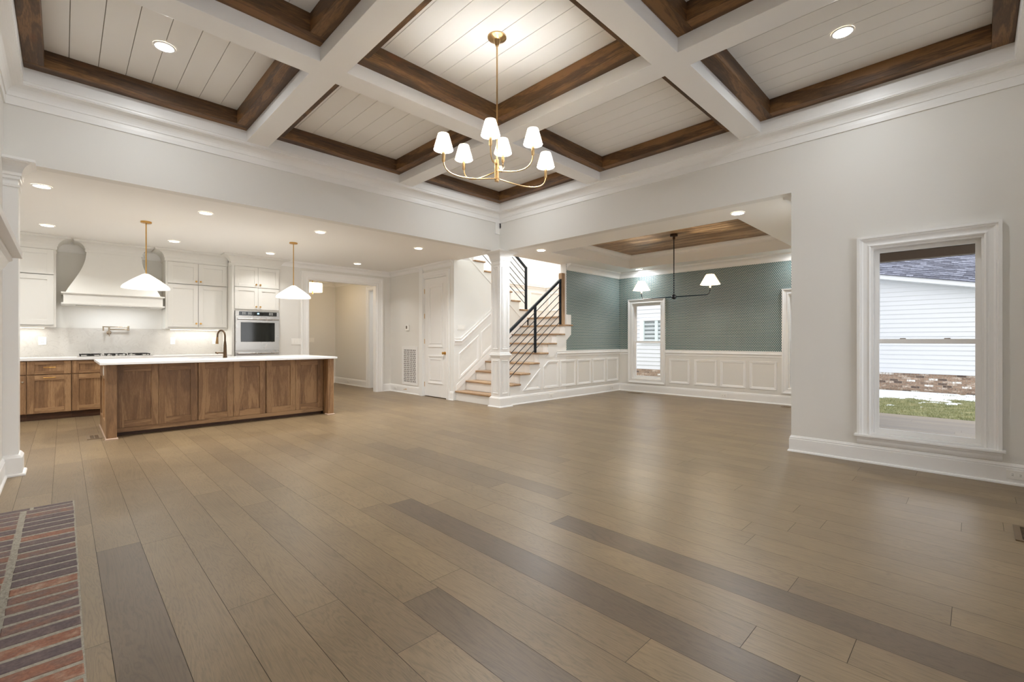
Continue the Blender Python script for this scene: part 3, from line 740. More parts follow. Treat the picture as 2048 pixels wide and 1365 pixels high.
# ------------------------------------------------------------------ doors and cased openings
t = thing('door_1', 'tall narrow white two panel closet door with brass knob', 'door', (XDW, (DY0+DY1)/2, 0), kind='structure')
b = MB(); b.sweep([(DY0, 0), (DY0, DZ), (DY1, DZ), (DY1, 0)], CAS2, onX(XDW)); b.build('casing', M_TRIM, t)
b = MB(); b.slab('x', XDW+.001, XDW+.129, DY0, DY1, 0, DZ, [(DY0+.016, DY1-.016, -1, DZ-.016)]); b.build('jamb', M_TRIM, t)
b = MB(); dy0, dy1 = DY0+.02, DY1-.02
b.box(XDW+.016, XDW+.050, dy0, dy1, .014, DZ-.022)
leaf = b.build('leaf', M_TRIM, t, bevel=.002)
for (z0, z1) in ((.28, .86), (1.03, 2.33)):
    b = MB(); b.sweep(rect(dy0+.12, dy1-.12, z0, z1), [(0, 0), (0, .010), (.012, .012), (.03, .006), (.05, .002), (.06, 0)], onX(XDW+.016), closed=True)
    b.sweep(rect(dy0+.18, dy1-.18, z0+.06, z1-.06), [(0, 0), (.0, .001), (.02, .008), (.021, .008), (.021, 0)], onX(XDW+.016), closed=True)
    b.build('panel', M_TRIM, leaf)
def lathe_x(mb, x, y, z, prof, sgn=-1, seg=20, m=0):     # lathe around an axis parallel to x (sgn<0: towards -x)
    vs = []; fs = []; n_ = len(prof)
    for r, h in prof:
        for k in range(seg):
            a = 2*PI*k/seg; vs.append((x+sgn*h, y+r*math.cos(a), z+r*math.sin(a)))
    for j in range(n_-1):
        for k in range(seg): fs.append((j*seg+k, j*seg+(k+1) % seg, (j+1)*seg+(k+1) % seg, (j+1)*seg+k))
    fs.append(tuple(range(seg))); fs.append(tuple((n_-1)*seg+k for k in range(seg)))
    return mb.raw(vs, fs, m)
def lathe_y(mb, x, y, z, prof, sgn=-1, seg=16, m=0):
    vs = []; fs = []; n_ = len(prof)
    for r, h in prof:
        for k in range(seg):
            a = 2*PI*k/seg; vs.append((x+r*math.cos(a), y+sgn*h, z+r*math.sin(a)))
    for j in range(n_-1):
        for k in range(seg): fs.append((j*seg+k, j*seg+(k+1) % seg, (j+1)*seg+(k+1) % seg, (j+1)*seg+k))
    fs.append(tuple(range(seg))); fs.append(tuple((n_-1)*seg+k for k in range(seg)))
    return mb.raw(vs, fs, m)
b = MB(); lathe_x(b, XDW+.016, 7.432, .915, [(.032, 0), (.032, .006), (.012, .012), (.011, .03), (.022, .036), (.028, .05), (.026, .062), (.014, .07)])
b.build('knob', M_BRASS, leaf, smooth=True)
for z in (.25, 1.15, 1.68, 2.2):
    b = MB(); b.tube([(XDW+.010, dy1+.006, z-.05), (XDW+.010, dy1+.006, z+.05)], .007, 8); b.build('hinge', M_BRASS, t, smooth=True)
t = thing('door_2', 'wide white cased opening between kitchen and hall', 'doorway', ((OPX0+OPX1)/2, YB, 0), kind='structure')
b = MB(); b.sweep([(OPX0, 0), (OPX0, OPZ), (OPX1, OPZ), (OPX1, 0)], [(o*1.45, h) for o, h in CAS2], onY(YB)); b.build('casing', M_TRIM, t)
b = MB(); b.slab('y', YB+.001, YB+.129, OPX0, OPX1, 0, OPZ, [(OPX0+.015, OPX1-.015, -1, OPZ-.015)]); b.build('jamb', M_TRIM, t)
t = thing('door_3', 'inner doorway with white casing at the right side of the hall', 'doorway', (5.36, 10.1, 0), kind='structure')
b = MB(); b.sweep([(9.78, 0), (9.78, 2.4), (10.45, 2.4), (10.45, 0)], CAS2, onX(5.36)); b.build('casing', M_TRIM, t)
b = MB(); b.slab('x', 5.361, 5.489, 9.78, 10.45, 0, 2.4, [(9.795, 10.435, -1, 2.385)]); b.build('jamb', M_TRIM, t)

# ------------------------------------------------------------------ small wall things
def plate_y(name, x0, x1, z0, z1, y, label, cat, kind_='rocker', gang=1, col=None):
    t_ = thing(name, label, cat, ((x0+x1)/2, y, (z0+z1)/2), group='white '+cat+' plates')
    b_ = MB(); b_.box(x0, x1, y-.006, y, z0, z1); b_.build('cover_plate', col or M_PLATE, t_, bevel=.002)
    wq = (x1-x0)/gang; cz = (z0+z1)/2; hh = (z1-z0)
    for k in range(gang):
        cx_ = x0+wq*(k+.5)
        b_ = MB()
        if kind_ == 'rocker': b_.box(cx_-wq*.22, cx_+wq*.22, y-.010, y-.0055, cz-hh*.28, cz+hh*.28)
        else:
            b_.box(cx_-wq*.2, cx_+wq*.2, y-.008, y-.0055, cz-hh*.32, cz+hh*.32)
            for s_ in (-1, 1):
                for q_ in (-1, 1): b_.box(cx_+q_*wq*.07-.0015, cx_+q_*wq*.07+.0015, y-.0088, y-.0078, cz+s_*hh*.16-.006, cz+s_*hh*.16+.006, m=1)
        b_.build('switch' if kind_ == 'rocker' else 'socket', [mat('white rocker', (250, 248, 244), .25), M_DARK], t_)
    return t_
def plate_x(name, y0, y1, z0, z1, x, label, cat, kind_='socket', horiz=True):
    t_ = thing(name, label, cat, (x, (y0+y1)/2, (z0+z1)/2), group='white '+cat+' plates')
    b_ = MB(); b_.box(x-.006, x, y0, y1, z0, z1); b_.build('cover_plate', M_PLATE, t_, bevel=.002)
    cy_, cz = (y0+y1)/2, (z0+z1)/2; wy, hz = (y1-y0), (z1-z0)
    b_ = MB()
    if kind_ == 'rocker': b_.box(x-.010, x-.0055, cy_-wy*.22, cy_+wy*.22, cz-hz*.28, cz+hz*.28)
    else:
        for s_ in (-1, 1):
            yy = cy_+s_*(wy*.19 if horiz else 0); zz = cz+s_*(0 if horiz else hz*.19)
            lathe_x(b_, x-.005, yy, zz, [(.017, 0), (.017, .003)])
            for q_ in (-1, 1):
                if horiz: b_.box(x-.0092, x-.0078, yy-.006, yy+.006, zz+q_*.006-.0012, zz+q_*.006+.0012, m=1)
                else: b_.box(x-.0092, x-.0078, yy+q_*.006-.0012, yy+q_*.006+.0012, zz-.006, zz+.006, m=1)
    b_.build('socket', [mat('white rocker', (250, 248, 244), .25), M_DARK], t_)
    return t_
plate_y('light_switch', 3.225, 3.43, 1.085, 1.205, YB, 'four gang white switch plate left of the cased opening', 'light switch', gang=4)
plate_y('light_switch', 5.50, 5.70, 1.375, 1.475, YSW, 'white three gang switch plate above the sloping stair rail', 'light switch', gang=3)
plate_y('light_switch', 4.60, 4.78, 1.12, 1.24, 12.4, 'white three gang switch plate on the hall end wall', 'light switch', gang=3)
plate_y('electrical_outlet', -.275, -.185, 1.10, 1.225, YK-.02, 'white outlet on the marble backsplash left of the pot filler', 'outlet', 'socket')
plate_y('electrical_outlet', 1.375, 1.445, 1.10, 1.225, YK-.02, 'white outlet on the marble backsplash right of the cooktop', 'outlet', 'socket')
plate_y('electrical_outlet', 2.02, 2.10, 1.10, 1.225, YK-.02, 'white outlet on the backsplash behind the island faucet', 'outlet', 'socket')
plate_y('electrical_outlet', 6.77, 6.89, .045, .115, YD-.017, 'white outlet in the baseboard below the stair treads', 'outlet', 'socket')
plate_y('electrical_outlet', 8.92, 9.04, .045, .115, YD-.017, 'white outlet in the baseboard near the dining corner', 'outlet', 'socket')
plate_x('electrical_outlet', 3.425, 3.54, .045, .115, XD-.017, 'white outlet in the baseboard under the dining wallpaper', 'outlet')
plate_x('electrical_outlet', -.29, -.175, .05, .12, X1-.017, 'white duplex outlet in the baseboard at the right frame edge', 'outlet')
plate_x('electrical_outlet', 9.22, 9.33, .045, .115, XDW-.017, 'white outlet in the baseboard left of the brass door stop', 'outlet')
plate_x('electrical_outlet', 11.5, 11.62, .045, .115, 5.36-.017, 'white outlet in the hall baseboard', 'outlet')
# thermostat
t = thing('thermostat', 'small white thermostat above the return air grille', 'thermostat', (XDW, 8.79, 1.45))
b = MB(); b.box(XDW-.022, XDW, 8.72, 8.86, 1.385, 1.51); b.build('housing', M_PLATE, t, bevel=.006)
b = MB(); b.box(XDW-.024, XDW-.0215, 8.78, 8.83, 1.425, 1.49); b.build('display', mat('thermostat display', (110, 100, 90), .2), t)
# return air grille: punched pattern
t = thing('air_grille', 'tall white return air grille with woven cutouts in the closet wall', 'air grille', (XDW, 8.70, .21))
gy0, gy1, gz0, gz1 = 8.41, 8.995, .205, 1.02
holes = []
ny, nz = 4, 17
pw, ph = (gy1-gy0-.09)/ny, (gz1-gz0-.09)/nz
for i in range(ny):
    for j in range(nz):
        a = gy0+.045+i*pw; c = gz0+.045+j*ph
        if (i+j) % 2 == 0: holes += [(a+.008, a+pw*.45, c+.008, c+ph-.008), (a+pw*.55, a+pw-.008, c+.008, c+ph-.008)]
        else: holes += [(a+.008, a+pw-.008, c+.007, c+ph*.42), (a+.008, a+pw-.008, c+ph*.58, c+ph-.007)]
b = MB(); b.slab('x', XDW-.008, XDW-.002, gy0, gy1, gz0, gz1, holes); b.build('lattice', M_TRIM, t)
b = MB(); b.box(XDW-.002, XDW, gy0, gy1, gz0, gz1); b.build('backing', mat('grille shadow', (120, 112, 108), .8), t)
b = MB(); b.sweep(rect(gy0, gy1, gz0, gz1, inward=False), [(-.01, 0), (-.01, .012), (.012, .012), (.012, 0)], onX(XDW), closed=True); b.build('frame', M_TRIM, t)
# door stop
t = thing('door_stop', 'small brass door stop on the baseboard below the air grille', 'door stop', (XDW-.02, 8.83, .09))
b = MB(); b.tube([(XDW-.018, 8.83, .09), (XDW-.085, 8.83, .09)], .005, 10); lathe_x(b, XDW-.017, 8.83, .09, [(.014, 0), (.014, .004)]); b.build('rod', M_BRASS, t, smooth=True)
b = MB(); b.tube([(XDW-.085, 8.83, .09), (XDW-.098, 8.83, .09)], .009, 10); b.build('tip', M_PLATE, t, smooth=True)
# floor vents
def vent(x0, x1, y0, y1, label, along, m_):
    t_ = thing('floor_vent', label, 'floor vent', ((x0+x1)/2, (y0+y1)/2, 0), group='floor vents')
    hs = []
    nn = 9
    if along == 'y':
        st = (y1-y0-.05)/nn
        for k in range(nn):
            for c in range(2):
                xx = x0+.025+c*(x1-x0-.05)/2
                hs.append((xx+.004, xx+(x1-x0-.05)/2-.004, y0+.025+k*st+.004, y0+.025+(k+1)*st-.004))
    else:
        st = (x1-x0-.05)/nn
        for k in range(nn):
            for c in range(2):
                yy = y0+.025+c*(y1-y0-.05)/2
                hs.append((x0+.025+k*st+.004, x0+.025+(k+1)*st-.004, yy+.004, yy+(y1-y0-.05)/2-.004))
    MB().slab('z', .0015, .006, x0, x1, y0, y1, hs).build('grate', m_, t_)
    MB().box(x0+.01, x1-.01, y0+.01, y1-.01, .0005, .0015).build('duct', M_DARK, t_)
M_VENT = mat('flush wood vent', (128, 108, 84), .4)
M_VENTB = mat('bronze vent', (118, 98, 74), .35, .5)
vent(.20, .335, 7.32, 7.62, 'wood toned floor vent beside the left end of the island', 'y', M_VENT)
vent(3.98, 4.30, -.30, -.165, 'bronze floor vent at the right edge of the photo', 'x', M_VENTB)
vent(9.0, 9.12, 5.15, 5.45, 'floor vent below the left dining window', 'y', M_VENT)
vent(9.0, 9.12, 2.1, 2.4, 'floor vent below the half hidden dining window', 'y', M_VENT)

# ------------------------------------------------------------------ kitchen cabinets
def shaker(x0, x1, z0, z1, y, mats, st=.06, th=.02, parent=None, name='door', rail=None):
    """shaker front facing -y at y; mats = (vertical grain, horizontal grain)"""
    r = rail or st
    b_ = MB()
    b_.box(x0, x0+st, y, y+th, z0, z1, 0); b_.box(x1-st, x1, y, y+th, z0, z1, 0)
    b_.box(x0+st, x1-st, y, y+th, z0, z0+r, 1); b_.box(x0+st, x1-st, y, y+th, z1-r, z1, 1)
    b_.box(x0+st, x1-st, y+th*.6, y+th, z0+r, z1-r, 0)
    return b_.build(name, list(mats), parent, bevel=.0012, merge=False)
def pull(parent, x, y, z, ln=.13):
    b_ = MB(); b_.tube([(x-ln/2, y-.028, z), (x+ln/2, y-.028, z)], .005, 10)
    for s_ in (-1, 1): b_.tube([(x+s_*ln*.4, y, z), (x+s_*ln*.4, y-.028, z)], .004, 8)
    b_.build('pull', M_BRASS, parent, smooth=True)
def knob(parent, x, y, z, m_=None):
    b_ = MB(); lathe_y(b_, x, y, z, [(.006, 0), (.006, .012), (.014, .016), (.016, .024), (.010, .030)]); b_.build('knob', m_ or M_BRASS, parent, smooth=True)
YF = 9.57; KM = (M_KWZ, M_KWX)
units = [(-1.50, -.95, 'knob'), (-.95, -.377, 'knob'), (-.377, .09, 'pull'), (.09, .62, 'knob2'), (.62, 1.16, 'knob2'), (1.16, 1.66, 'pull'), (1.66, 2.185, 'knob')]
ulabels = ['brown base cabinet hidden behind the pilaster', 'brown base cabinet with a brass knob beside the pilaster', 'brown base cabinet with two brass bar pulls, second from the pilaster',
           'brown base cabinet under the left half of the cooktop', 'brown base cabinet under the right half of the cooktop', 'brown base cabinet behind the island, right of the cooktop', 'brown base cabinet behind the island next to the ovens']
for (a, b_, kind), lb in zip(units, ulabels):
    t = thing('base_cabinet', lb, 'cabinet', ((a+b_)/2, YF+.3, 0), group='brown base cabinets along the kitchen wall')
    MB().box(a+.0005, b_-.0005, YF+.022, YK-.001, .10, .875).build('body', M_KWZ, t)
    MB().box(a+.0005, b_-.0005, YF+.07, YK-.1, 0, .10).build('toe_kick', M_TOE, t)
    d = shaker(a+.006, b_-.006, .675, .862, YF, KM, st=.075, rail=.045, parent=t, name='drawer')
    if kind in ('pull', 'knob'): pull(d, (a+b_)/2, YF, .775)
    d = shaker(a+.006, b_-.006, .108, .662, YF, KM, st=.075, parent=t)
    if kind == 'pull': pull(d, (a+b_)/2, YF, .625)
    elif kind == 'knob': knob(d, b_-.04, YF, .57, M_CHROME)
b = MB(); b.slab('z', .875, .915, -1.5, 2.187, YF-.025, YK-.001)
o = b.build('countertop', M_QUARTZ, loc=(.3, 9.9, .875), bevel=.003); props(o, 'long white quartz countertop under the range hood', 'countertop')
b = MB(); b.box(-1.5, 2.187, YK-.02, YK-.0012, .916, 1.3735)
o = b.build('backsplash', M_SPLASH, loc=(.3, YK-.01, .916)); props(o, 'pale veined marble backsplash behind the cooktop', 'backsplash')
# cooktop
t = thing('cooktop', 'stainless gas cooktop set in the white counter below the hood', 'cooktop', (.61, 9.87, .916))
b = MB(); b.box(.15, 1.07, 9.61, 10.13, .9155, .925); b.build('pan', M_STEEL, t, bevel=.004)
for gx in (.31, .61, .91):
    b = MB()
    for s_ in (-.11, 0, .11):
        b.box(gx+s_-.006, gx+s_+.006, 9.70, 10.08, .945, .957)
    for yy in (9.70, 9.89, 10.08): b.box(gx-.13, gx+.13, yy-.006, yy+.006, .945, .957)
    for sx in (-.12, .12):
        for yy in (9.71, 10.07): b.box(gx+sx-.006, gx+sx+.006, yy-.006, yy+.006, .925, .945)
    b.build('grate', M_IRON, t)
    for yy in (9.79, 9.99):
        b = MB(); b.lathe(gx, yy, [(.045, .925), (.045, .934), (.03, .938), (.03, .943)], 20); b.build('burner', M_IRON, t, smooth=True)
for k in range(5):
    b = MB(); b.lathe(.43+.09*k, 9.645, [(.02, .925), (.02, .930), (.016, .932), (.014, .955), (.010, .957)], 18); b.build('knob', M_STEEL, t, smooth=True)
# pot filler
t = thing('pot_filler', 'bronze folding pot filler faucet on the backsplash over the cooktop', 'faucet', (.52, YK-.02, 1.35))
b = MB(); lathe_y(b, .545, YK-.02, 1.30, [(.032, 0), (.032, .006), (.014, .010), (.014, .05)]); b.tube([(.545, YK-.07, 1.30), (.545, YK-.07, 1.385)], .013, 12); b.build('mount', M_CHROME, t, smooth=True)
b = MB(); b.tube([(.545, YK-.07, 1.355), (.79, YK-.085, 1.355)], .009, 10); b.tube([(.79, YK-.085, 1.335), (.79, YK-.085, 1.415)], .014, 12); b.tube([(.79, YK-.10, 1.395), (.47, YK-.12, 1.395)], .009, 10); b.build('arm', M_CHROME, t, smooth=True)
b = MB(); b.tube([(.47, YK-.12, 1.405), (.47, YK-.12, 1.33)], .010, 12); b.build('spout', M_CHROME, t, smooth=True)
b = MB(); b.tube([(.545, YK-.085, 1.30), (.545, YK-.10, 1.24)], .006, 8); b.build('handle', M_CHROME, t, smooth=True)
# upper cabinets
CM = (M_CAB, M_CAB)
YU = 9.78
def upper(x0, x1, doors, label, crown_path, side=True, zb=1.375):
    t_ = thing('upper_cabinet', label, 'cabinet', ((x0+x1)/2, 10.0, zb), group='white upper cabinets')
    MB().box(x0, x1, YU+.022, YK-.001, zb, 2.62).build('body', M_CAB, t_)
    b_ = MB(); b_.box(x0, x1, YU+.001, YU+.022, 2.545, 2.62); b_.box(x0, x1, YU+.001, YU+.022, zb, 1.40)
    b_.box(x0, x0+.035, YU+.001, YU+.022, 1.40, 2.545); b_.box(x1-.03, x1, YU+.001, YU+.022, 1.40, 2.545); b_.build('face_frame', M_CAB, t_, bevel=.001)
    for (a, c) in doors:
        for (z0, z1, kz) in ((2.168, 2.54, 2.22), (1.405, 2.155, 1.47)):
            d_ = shaker(a, c, z0, z1, YU-.018, CM, st=.07, parent=t_)
            kx = c-.03 if (a, c) == doors[0] and len(doors) > 1 else (a+.03 if len(doors) > 1 else None)
            if kx: knob(d_, kx, YU-.018, kz)
    b_ = MB(); b_.sweep(crown_path, crownprof(ZC-.002, .193, .16, .05), mXY); b_.build('crown', M_CAB, t_)
    return t_
upper(-1.5, -.078, [(-.98, -.545), (-.54, -.103)], 'white upper cabinet left of the range hood', [(-.078, YK), (-.078, YU), (-1.5, YU)])
upper(1.256, 2.187, [(1.285, 1.722), (1.728, 2.165)], 'white upper cabinet with four doors between hood and ovens', [(2.187, YU), (1.256, YU), (1.256, YK)])
# under cabinet lights
for (x0, x1, lb) in ((-1.4, -.2, 'slim lit strip light under the left upper cabinet'), (1.35, 2.1, 'slim lit strip light under the right upper cabinet')):
    t = thing('strip_light', lb, 'strip light', ((x0+x1)/2, 10.05, 1.36))
    MB().box(x0, x1, 10.03, 10.07, 1.362, 1.374).build('housing', M_PLATE, t)
    MB().box(x0+.01, x1-.01, 10.035, 10.065, 1.359, 1.362).build('lens', M_LED, t)
    area_light(t, (0, 0, -.003), 0.8*(x1-x0), x1-x0-.04, sy=.03)
# range hood
t = thing('range_hood', 'white bell shaped range hood between the upper cabinets', 'range hood', (.60, 9.9, 1.72))
b = MB(); b.box(.0, 1.20, 9.63, YK-.001, 1.745, 1.885); b.build('apron_box', M_CAB, t)
b = MB(); b.box(-.024, 1.225, 9.605, YK-.001, 1.885, 1.905); b.build('upper_lip', M_CAB, t, bevel=.003)
b = MB(); b.slab('z', 1.722, 1.745, -.024, 1.225, 9.605, YK-.001, [(.14, 1.06, 9.72, 10.1)]); b.build('lower_lip', M_CAB, t, bevel=.003)
b = MB(); b.box(.14, 1.06, 9.72, 10.1, 1.732, 1.745); b.build('liner', M_STEEL, t)
rings = []
for k in range(15):
    s_ = k/14; z = 1.905+.72*s_
    e_ = s_**.62 if s_ < 1 else 1
    hw = .575-.235*(math.sin(min(1, s_*1.08)*PI/2)**1.15)
    yf = 9.66+.19*(math.sin(min(1, s_*1.05)*PI/2)**1.1)
    rings.append([(.60-hw, yf, z), (.60+hw, yf, z), (.60+hw, YK-.001, z), (.60-hw, YK-.001, z)])
vs = [p for r in rings for p in r]; fs = []
for k in range(14):
    for q in range(4): fs.append((k*4+q, k*4+(q+1) % 4, (k+1)*4+(q+1) % 4, (k+1)*4+q))
b = MB(); b.raw(vs, fs); b.build('canopy', M_CAB, t, smooth=True)
hx0, hx1, hyf = .60-.34, .60+.34, 9.85
b = MB(); b.sweep([(hx1, YK), (hx1, hyf), (hx0, hyf), (hx0, YK)], crownprof(ZC-.002, .168, .15, .05), mXY); b.build('crown', M_CAB, t)
for xx in (.42, .80):
    b = MB(); b.lathe(xx, 9.80, [(.03, 1.728), (.03, 1.732)], 16); b.build('light', M_LENS, t)
    area_light(t, (xx-.60, 9.80-9.9, 1.726-1.72), .8, .05)
for xx in (.58, .63):
    b = MB(); b.box(xx-.012, xx+.012, 9.72, 9.74, 1.724, 1.732); b.build('button', M_DARK, t)
b = MB(); b.sweep([(1.256, YK-.001), (-.078, YK-.001)], crownprof(ZC, .16, .08, .03), mXY)
struct(trimname(), b, M_TRIM, 'short white crown moulding on the wall behind the range hood', 'crown moulding')
# oven tower
OX0, OX1, YO = 2.19, 2.998, 9.50
t = thing('oven_cabinet', 'tall white cabinet tower housing the wall ovens', 'cabinet', ((OX0+OX1)/2, 9.85, 0))
b = MB(); b.box(OX0, OX0+.04, YO, YK-.001, .0, 2.62); b.box(OX1-.012, OX1, YO, YK-.001, 0, 2.62); b.box(OX0+.04, OX1-.012, YO+.02, YK-.001, 1.745, 2.62); b.box(OX0+.04, OX1-.012, YO+.02, YK-.001, .0, .42)
b.box(OX0+.04, OX1-.012, 10.12, YK-.001, .42, 1.745); b.box(OX0+.04, OX1-.012, YO, YO+.02, 2.545, 2.62); b.box(OX0+.04, OX1-.012, YO, YO+.02, 1.722, 1.745)
b.build('body', M_CAB, t)
mid = 2.617
for (a, c, kx) in ((2.232, mid-.002, mid-.035), (mid+.002, 2.984, mid+.035)):
    for (z0, z1, kz) in ((2.165, 2.54, 2.215), (1.75, 2.155, 1.80)):
        d = shaker(a, c, z0, z1, YO-.018, CM, st=.062, parent=t); knob(d, kx, YO-.018, kz)
b = MB(); b.box(2.232, 2.984, YO-.016, YO, .12, .41); b.build('drawer', M_CAB, t)
b = MB(); b.sweep([(OX1, YB-.001), (OX1, YO), (OX0, YO), (OX0, YU-.16)], crownprof(ZC-.002, .193, .15, .05), mXY); b.build('crown', M_CAB, t)
t = thing('wall_oven', 'stainless steel double wall oven with black control strip', 'oven', (2.61, YO, .44))
a, c = 2.236, 2.984
b = MB(); b.box(a, c, YO-.02, 10.1, .43, 1.715); b.build('chassis', M_STEEL, t)
b = MB(); b.box(a, c, YO-.035, YO-.02, 1.625, 1.715); cp = b.build('control_panel', M_STEEL, t, bevel=.003)
b = MB(); b.box(a+.06, c-.045, YO-.037, YO-.0345, 1.632, 1.705); b.build('display_glass', M_DGLASS, cp)
b = MB()
M_GLY = mat('panel glyphs', (205, 205, 200), .4, emit=(205, 205, 200), es=.3)
for x_ in (2.36, 2.39, 2.46, 2.49, 2.86, 2.835, 2.81):
    for z_ in (1.655, 1.672, 1.688): b.box(x_-.006, x_+.006, YO-.0385, YO-.0368, z_-.003, z_+.003)
b.build('button_marks', M_GLY, cp)
b = MB(); b.box(2.60, 2.63, YO-.0385, YO-.0368, 1.662, 1.682); b.build('clock_digits', mat('lit blue clock', (160, 210, 240), .4, emit=(150, 205, 245), es=2), cp)
for (z0, z1, hz, g0, g1) in ((.985, 1.615, 1.565, 1.145, 1.505), (.44, .97, .93, .53, .875)):
    b = MB(); b.slab('y', YO-.05, YO-.02, a, c, z0, z1, [(a+.085, c-.085, g0, g1)]); dr = b.build('oven_door', M_STEEL, t, bevel=.003)
    b = MB(); b.box(a+.085, c-.085, YO-.046, YO-.03, g0, g1); b.build('window', M_DGLASS, dr)
    b = MB(); b.tube([(a+.03, YO-.095, hz), (c-.03, YO-.095, hz)], .013, 14)
    for x_ in (a+.07, c-.07): b.box(x_-.012, x_+.012, YO-.095, YO-.048, hz-.009, hz+.009)
    b.build('handle', M_STEEL, dr, smooth=True)

# ------------------------------------------------------------------ island
IX0, IX1, IY0, IY1 = .36, 3.05, 7.12, 8.42
t = thing('kitchen_island', 'long brown wood kitchen island with six panelled fronts', 'kitchen island', ((IX0+IX1)/2, (IY0+IY1)/2, 0))
YP = 7.33
b = MB(); b.slab('z', .10, .8835, IX0+.03, IX1-.03, YP+.0225, IY1-.0205, [(1.28, 2.0, 7.86, 8.32)]); b.build('body', M_KWZ, t)
b = MB(); b.box(IX0+.095, IX1-.1, YP+.05, YP+.06, 0, .10); b.build('toe_kick', M_TOE, t)
for (xa_, xb_) in ((IX0, IX0+.093), (IX1-.09, IX1)):
    b = MB(); b.box(xa_, xb_, IY0, IY0+.09, 0.0, .884); b.build('post', M_KWZ, t, bevel=.003)
    b = MB(); b.sweep(rect(xa_, xb_, IY0, IY0+.09, inward=False), [(0, 0), (.012, 0), (.012, .012), (.004, .02), (0, .02)], mXY, closed=True); b.build('shoe_moulding', mat('light shoe', (176, 150, 128), .5), t)
b = MB(); b.box(IX1-.07, IX1, IY0+.09, YP+.02, 0, .884); b.box(IX0, IX0+.07, IY0+.09, YP+.02, 0, .884); b.build('return_panel', M_KWZ, t)
px0_, px1_ = IX0+.093, IX1-.085
pw_ = (px1_-px0_)/6
b = MB(); b.box(px0_, px1_, YP+.001, YP+.022, .045, .098); b.box(px0_, px1_, YP+.001, YP+.022, .874, .884); b.build('bottom_rail', M_KWX, t)
for k in range(6):
    l_ = px0_+k*pw_+(.006 if k % 2 == 0 else .0015); r_ = px0_+(k+1)*pw_-(.006 if k % 2 == 1 else .0015)
    shaker(l_, r_, .10, .872, YP, KM, st=.075, rail=.085, parent=t)
# end panels facing -x
for (xx, sg) in ((IX0, 1), (IX1, -1)):
    b = MB()
    def bx(y0_, y1_, z0_, z1_, d0, d1): b.box(xx+sg*d0, xx+sg*d1, y0_, y1_, z0_, z1_)
    bx(YP+.02, IY1, .70, .884, 0, .02); bx(YP+.02, IY1, 0, .19, 0, .02); bx(YP+.02, YP+.11, .19, .70, 0, .02); bx(7.78, 7.87, .19, .70, 0, .02); bx(IY1-.09, IY1, .19, .70, 0, .02)
    bx(YP+.11, IY1-.09, .19, .70, .014, .02)
    b.build('end_panel', M_KWZ, t)
b = MB(); b.box(IX0-.012, IX0, IY0+.09, IY1, 0, .02); b.build('shoe_moulding', mat('light shoe', (176, 150, 128), .5), t)
b = MB(); b.box(IX0, IX1, IY1-.02, IY1, .1, .884); b.build('back_panel', M_KWZ, t)
b = MB(); b.slab('z', .885, .915, .30, 3.085, 7.065, 8.46, [(1.30, 1.98, 7.88, 8.30)])
o = b.build('countertop', M_QUARTZ, loc=(1.7, 7.76, .885), bevel=.003); props(o, 'white quartz island countertop with sink cutout', 'countertop')
t = thing('kitchen_sink', 'undermount sink set in the island countertop', 'sink', (1.64, 8.09, .70))
b = MB(); b.box(1.29, 1.99, 7.87, 8.31, .68, .69); b.box(1.285, 1.30, 7.865, 8.315, .69, .884); b.box(1.98, 1.995, 7.865, 8.315, .69, .884); b.box(1.30, 1.98, 7.865, 7.88, .69, .884); b.box(1.30, 1.98, 8.30, 8.315, .69, .884)
b.build('basin', mat('bronze sink', (110, 84, 66), .35, .5), t)
b = MB(); b.lathe(1.64, 8.09, [(.04, .69), (.04, .694), (.02, .692)], 20); b.build('drain', M_STEEL, t, smooth=True)
t = thing('kitchen_faucet', 'tall dark bronze pull down faucet on the island', 'faucet', (1.70, 7.76, .915))
M_FAU = mat('dark bronze faucet', (92, 74, 56), .3, .9)
b = MB(); b.lathe(1.70, 7.76, [(.027, .9155), (.027, .93), (.024, .95), (.020, 1.10), (.014, 1.16)], 20); b.build('body', M_FAU, t, smooth=True)
pts = [(1.70, 7.76, 1.12), (1.70, 7.76, 1.22)]
for k in range(0, 11):
    a_ = PI*k/10; pts.append((1.70-.04*(1-math.cos(a_))*.8, 7.76+.075*(1-math.cos(a_)), 1.235+.085*math.sin(a_)))
pts += [(1.634, 7.91, 1.20)]
b = MB(); b.tube(pts, .012, 12); b.build('spout', M_FAU, t, smooth=True)
b = MB(); b.tube([(1.634, 7.91, 1.22), (1.630, 7.915, 1.12)], [.013, .02], 14); b.build('spray_head', mat('light bronze', (150, 118, 80), .3, .9), t, smooth=True)
b = MB(); b.tube([(1.70, 7.76, .985), (1.61, 7.745, .99)], .010, 10); b.tube([(1.61, 7.745, .985), (1.575, 7.74, .995)], [.014, .012], 10); b.build('handle', M_FAU, t, smooth=True)
t = thing('electrical_outlet', 'white outlet on the left end of the island below the countertop', 'outlet', (IX0, 7.60, .79), group='white outlet plates')
b = MB(); b.box(IX0-.006, IX0, 7.555, 7.63, .735, .85); b.build('cover_plate', M_PLATE, t, bevel=.002)
b = MB(); b.box(IX0-.009, IX0-.0055, 7.575, 7.61, .76, .825); b.build('socket', mat('white rocker', (250, 248, 244), .25), t)

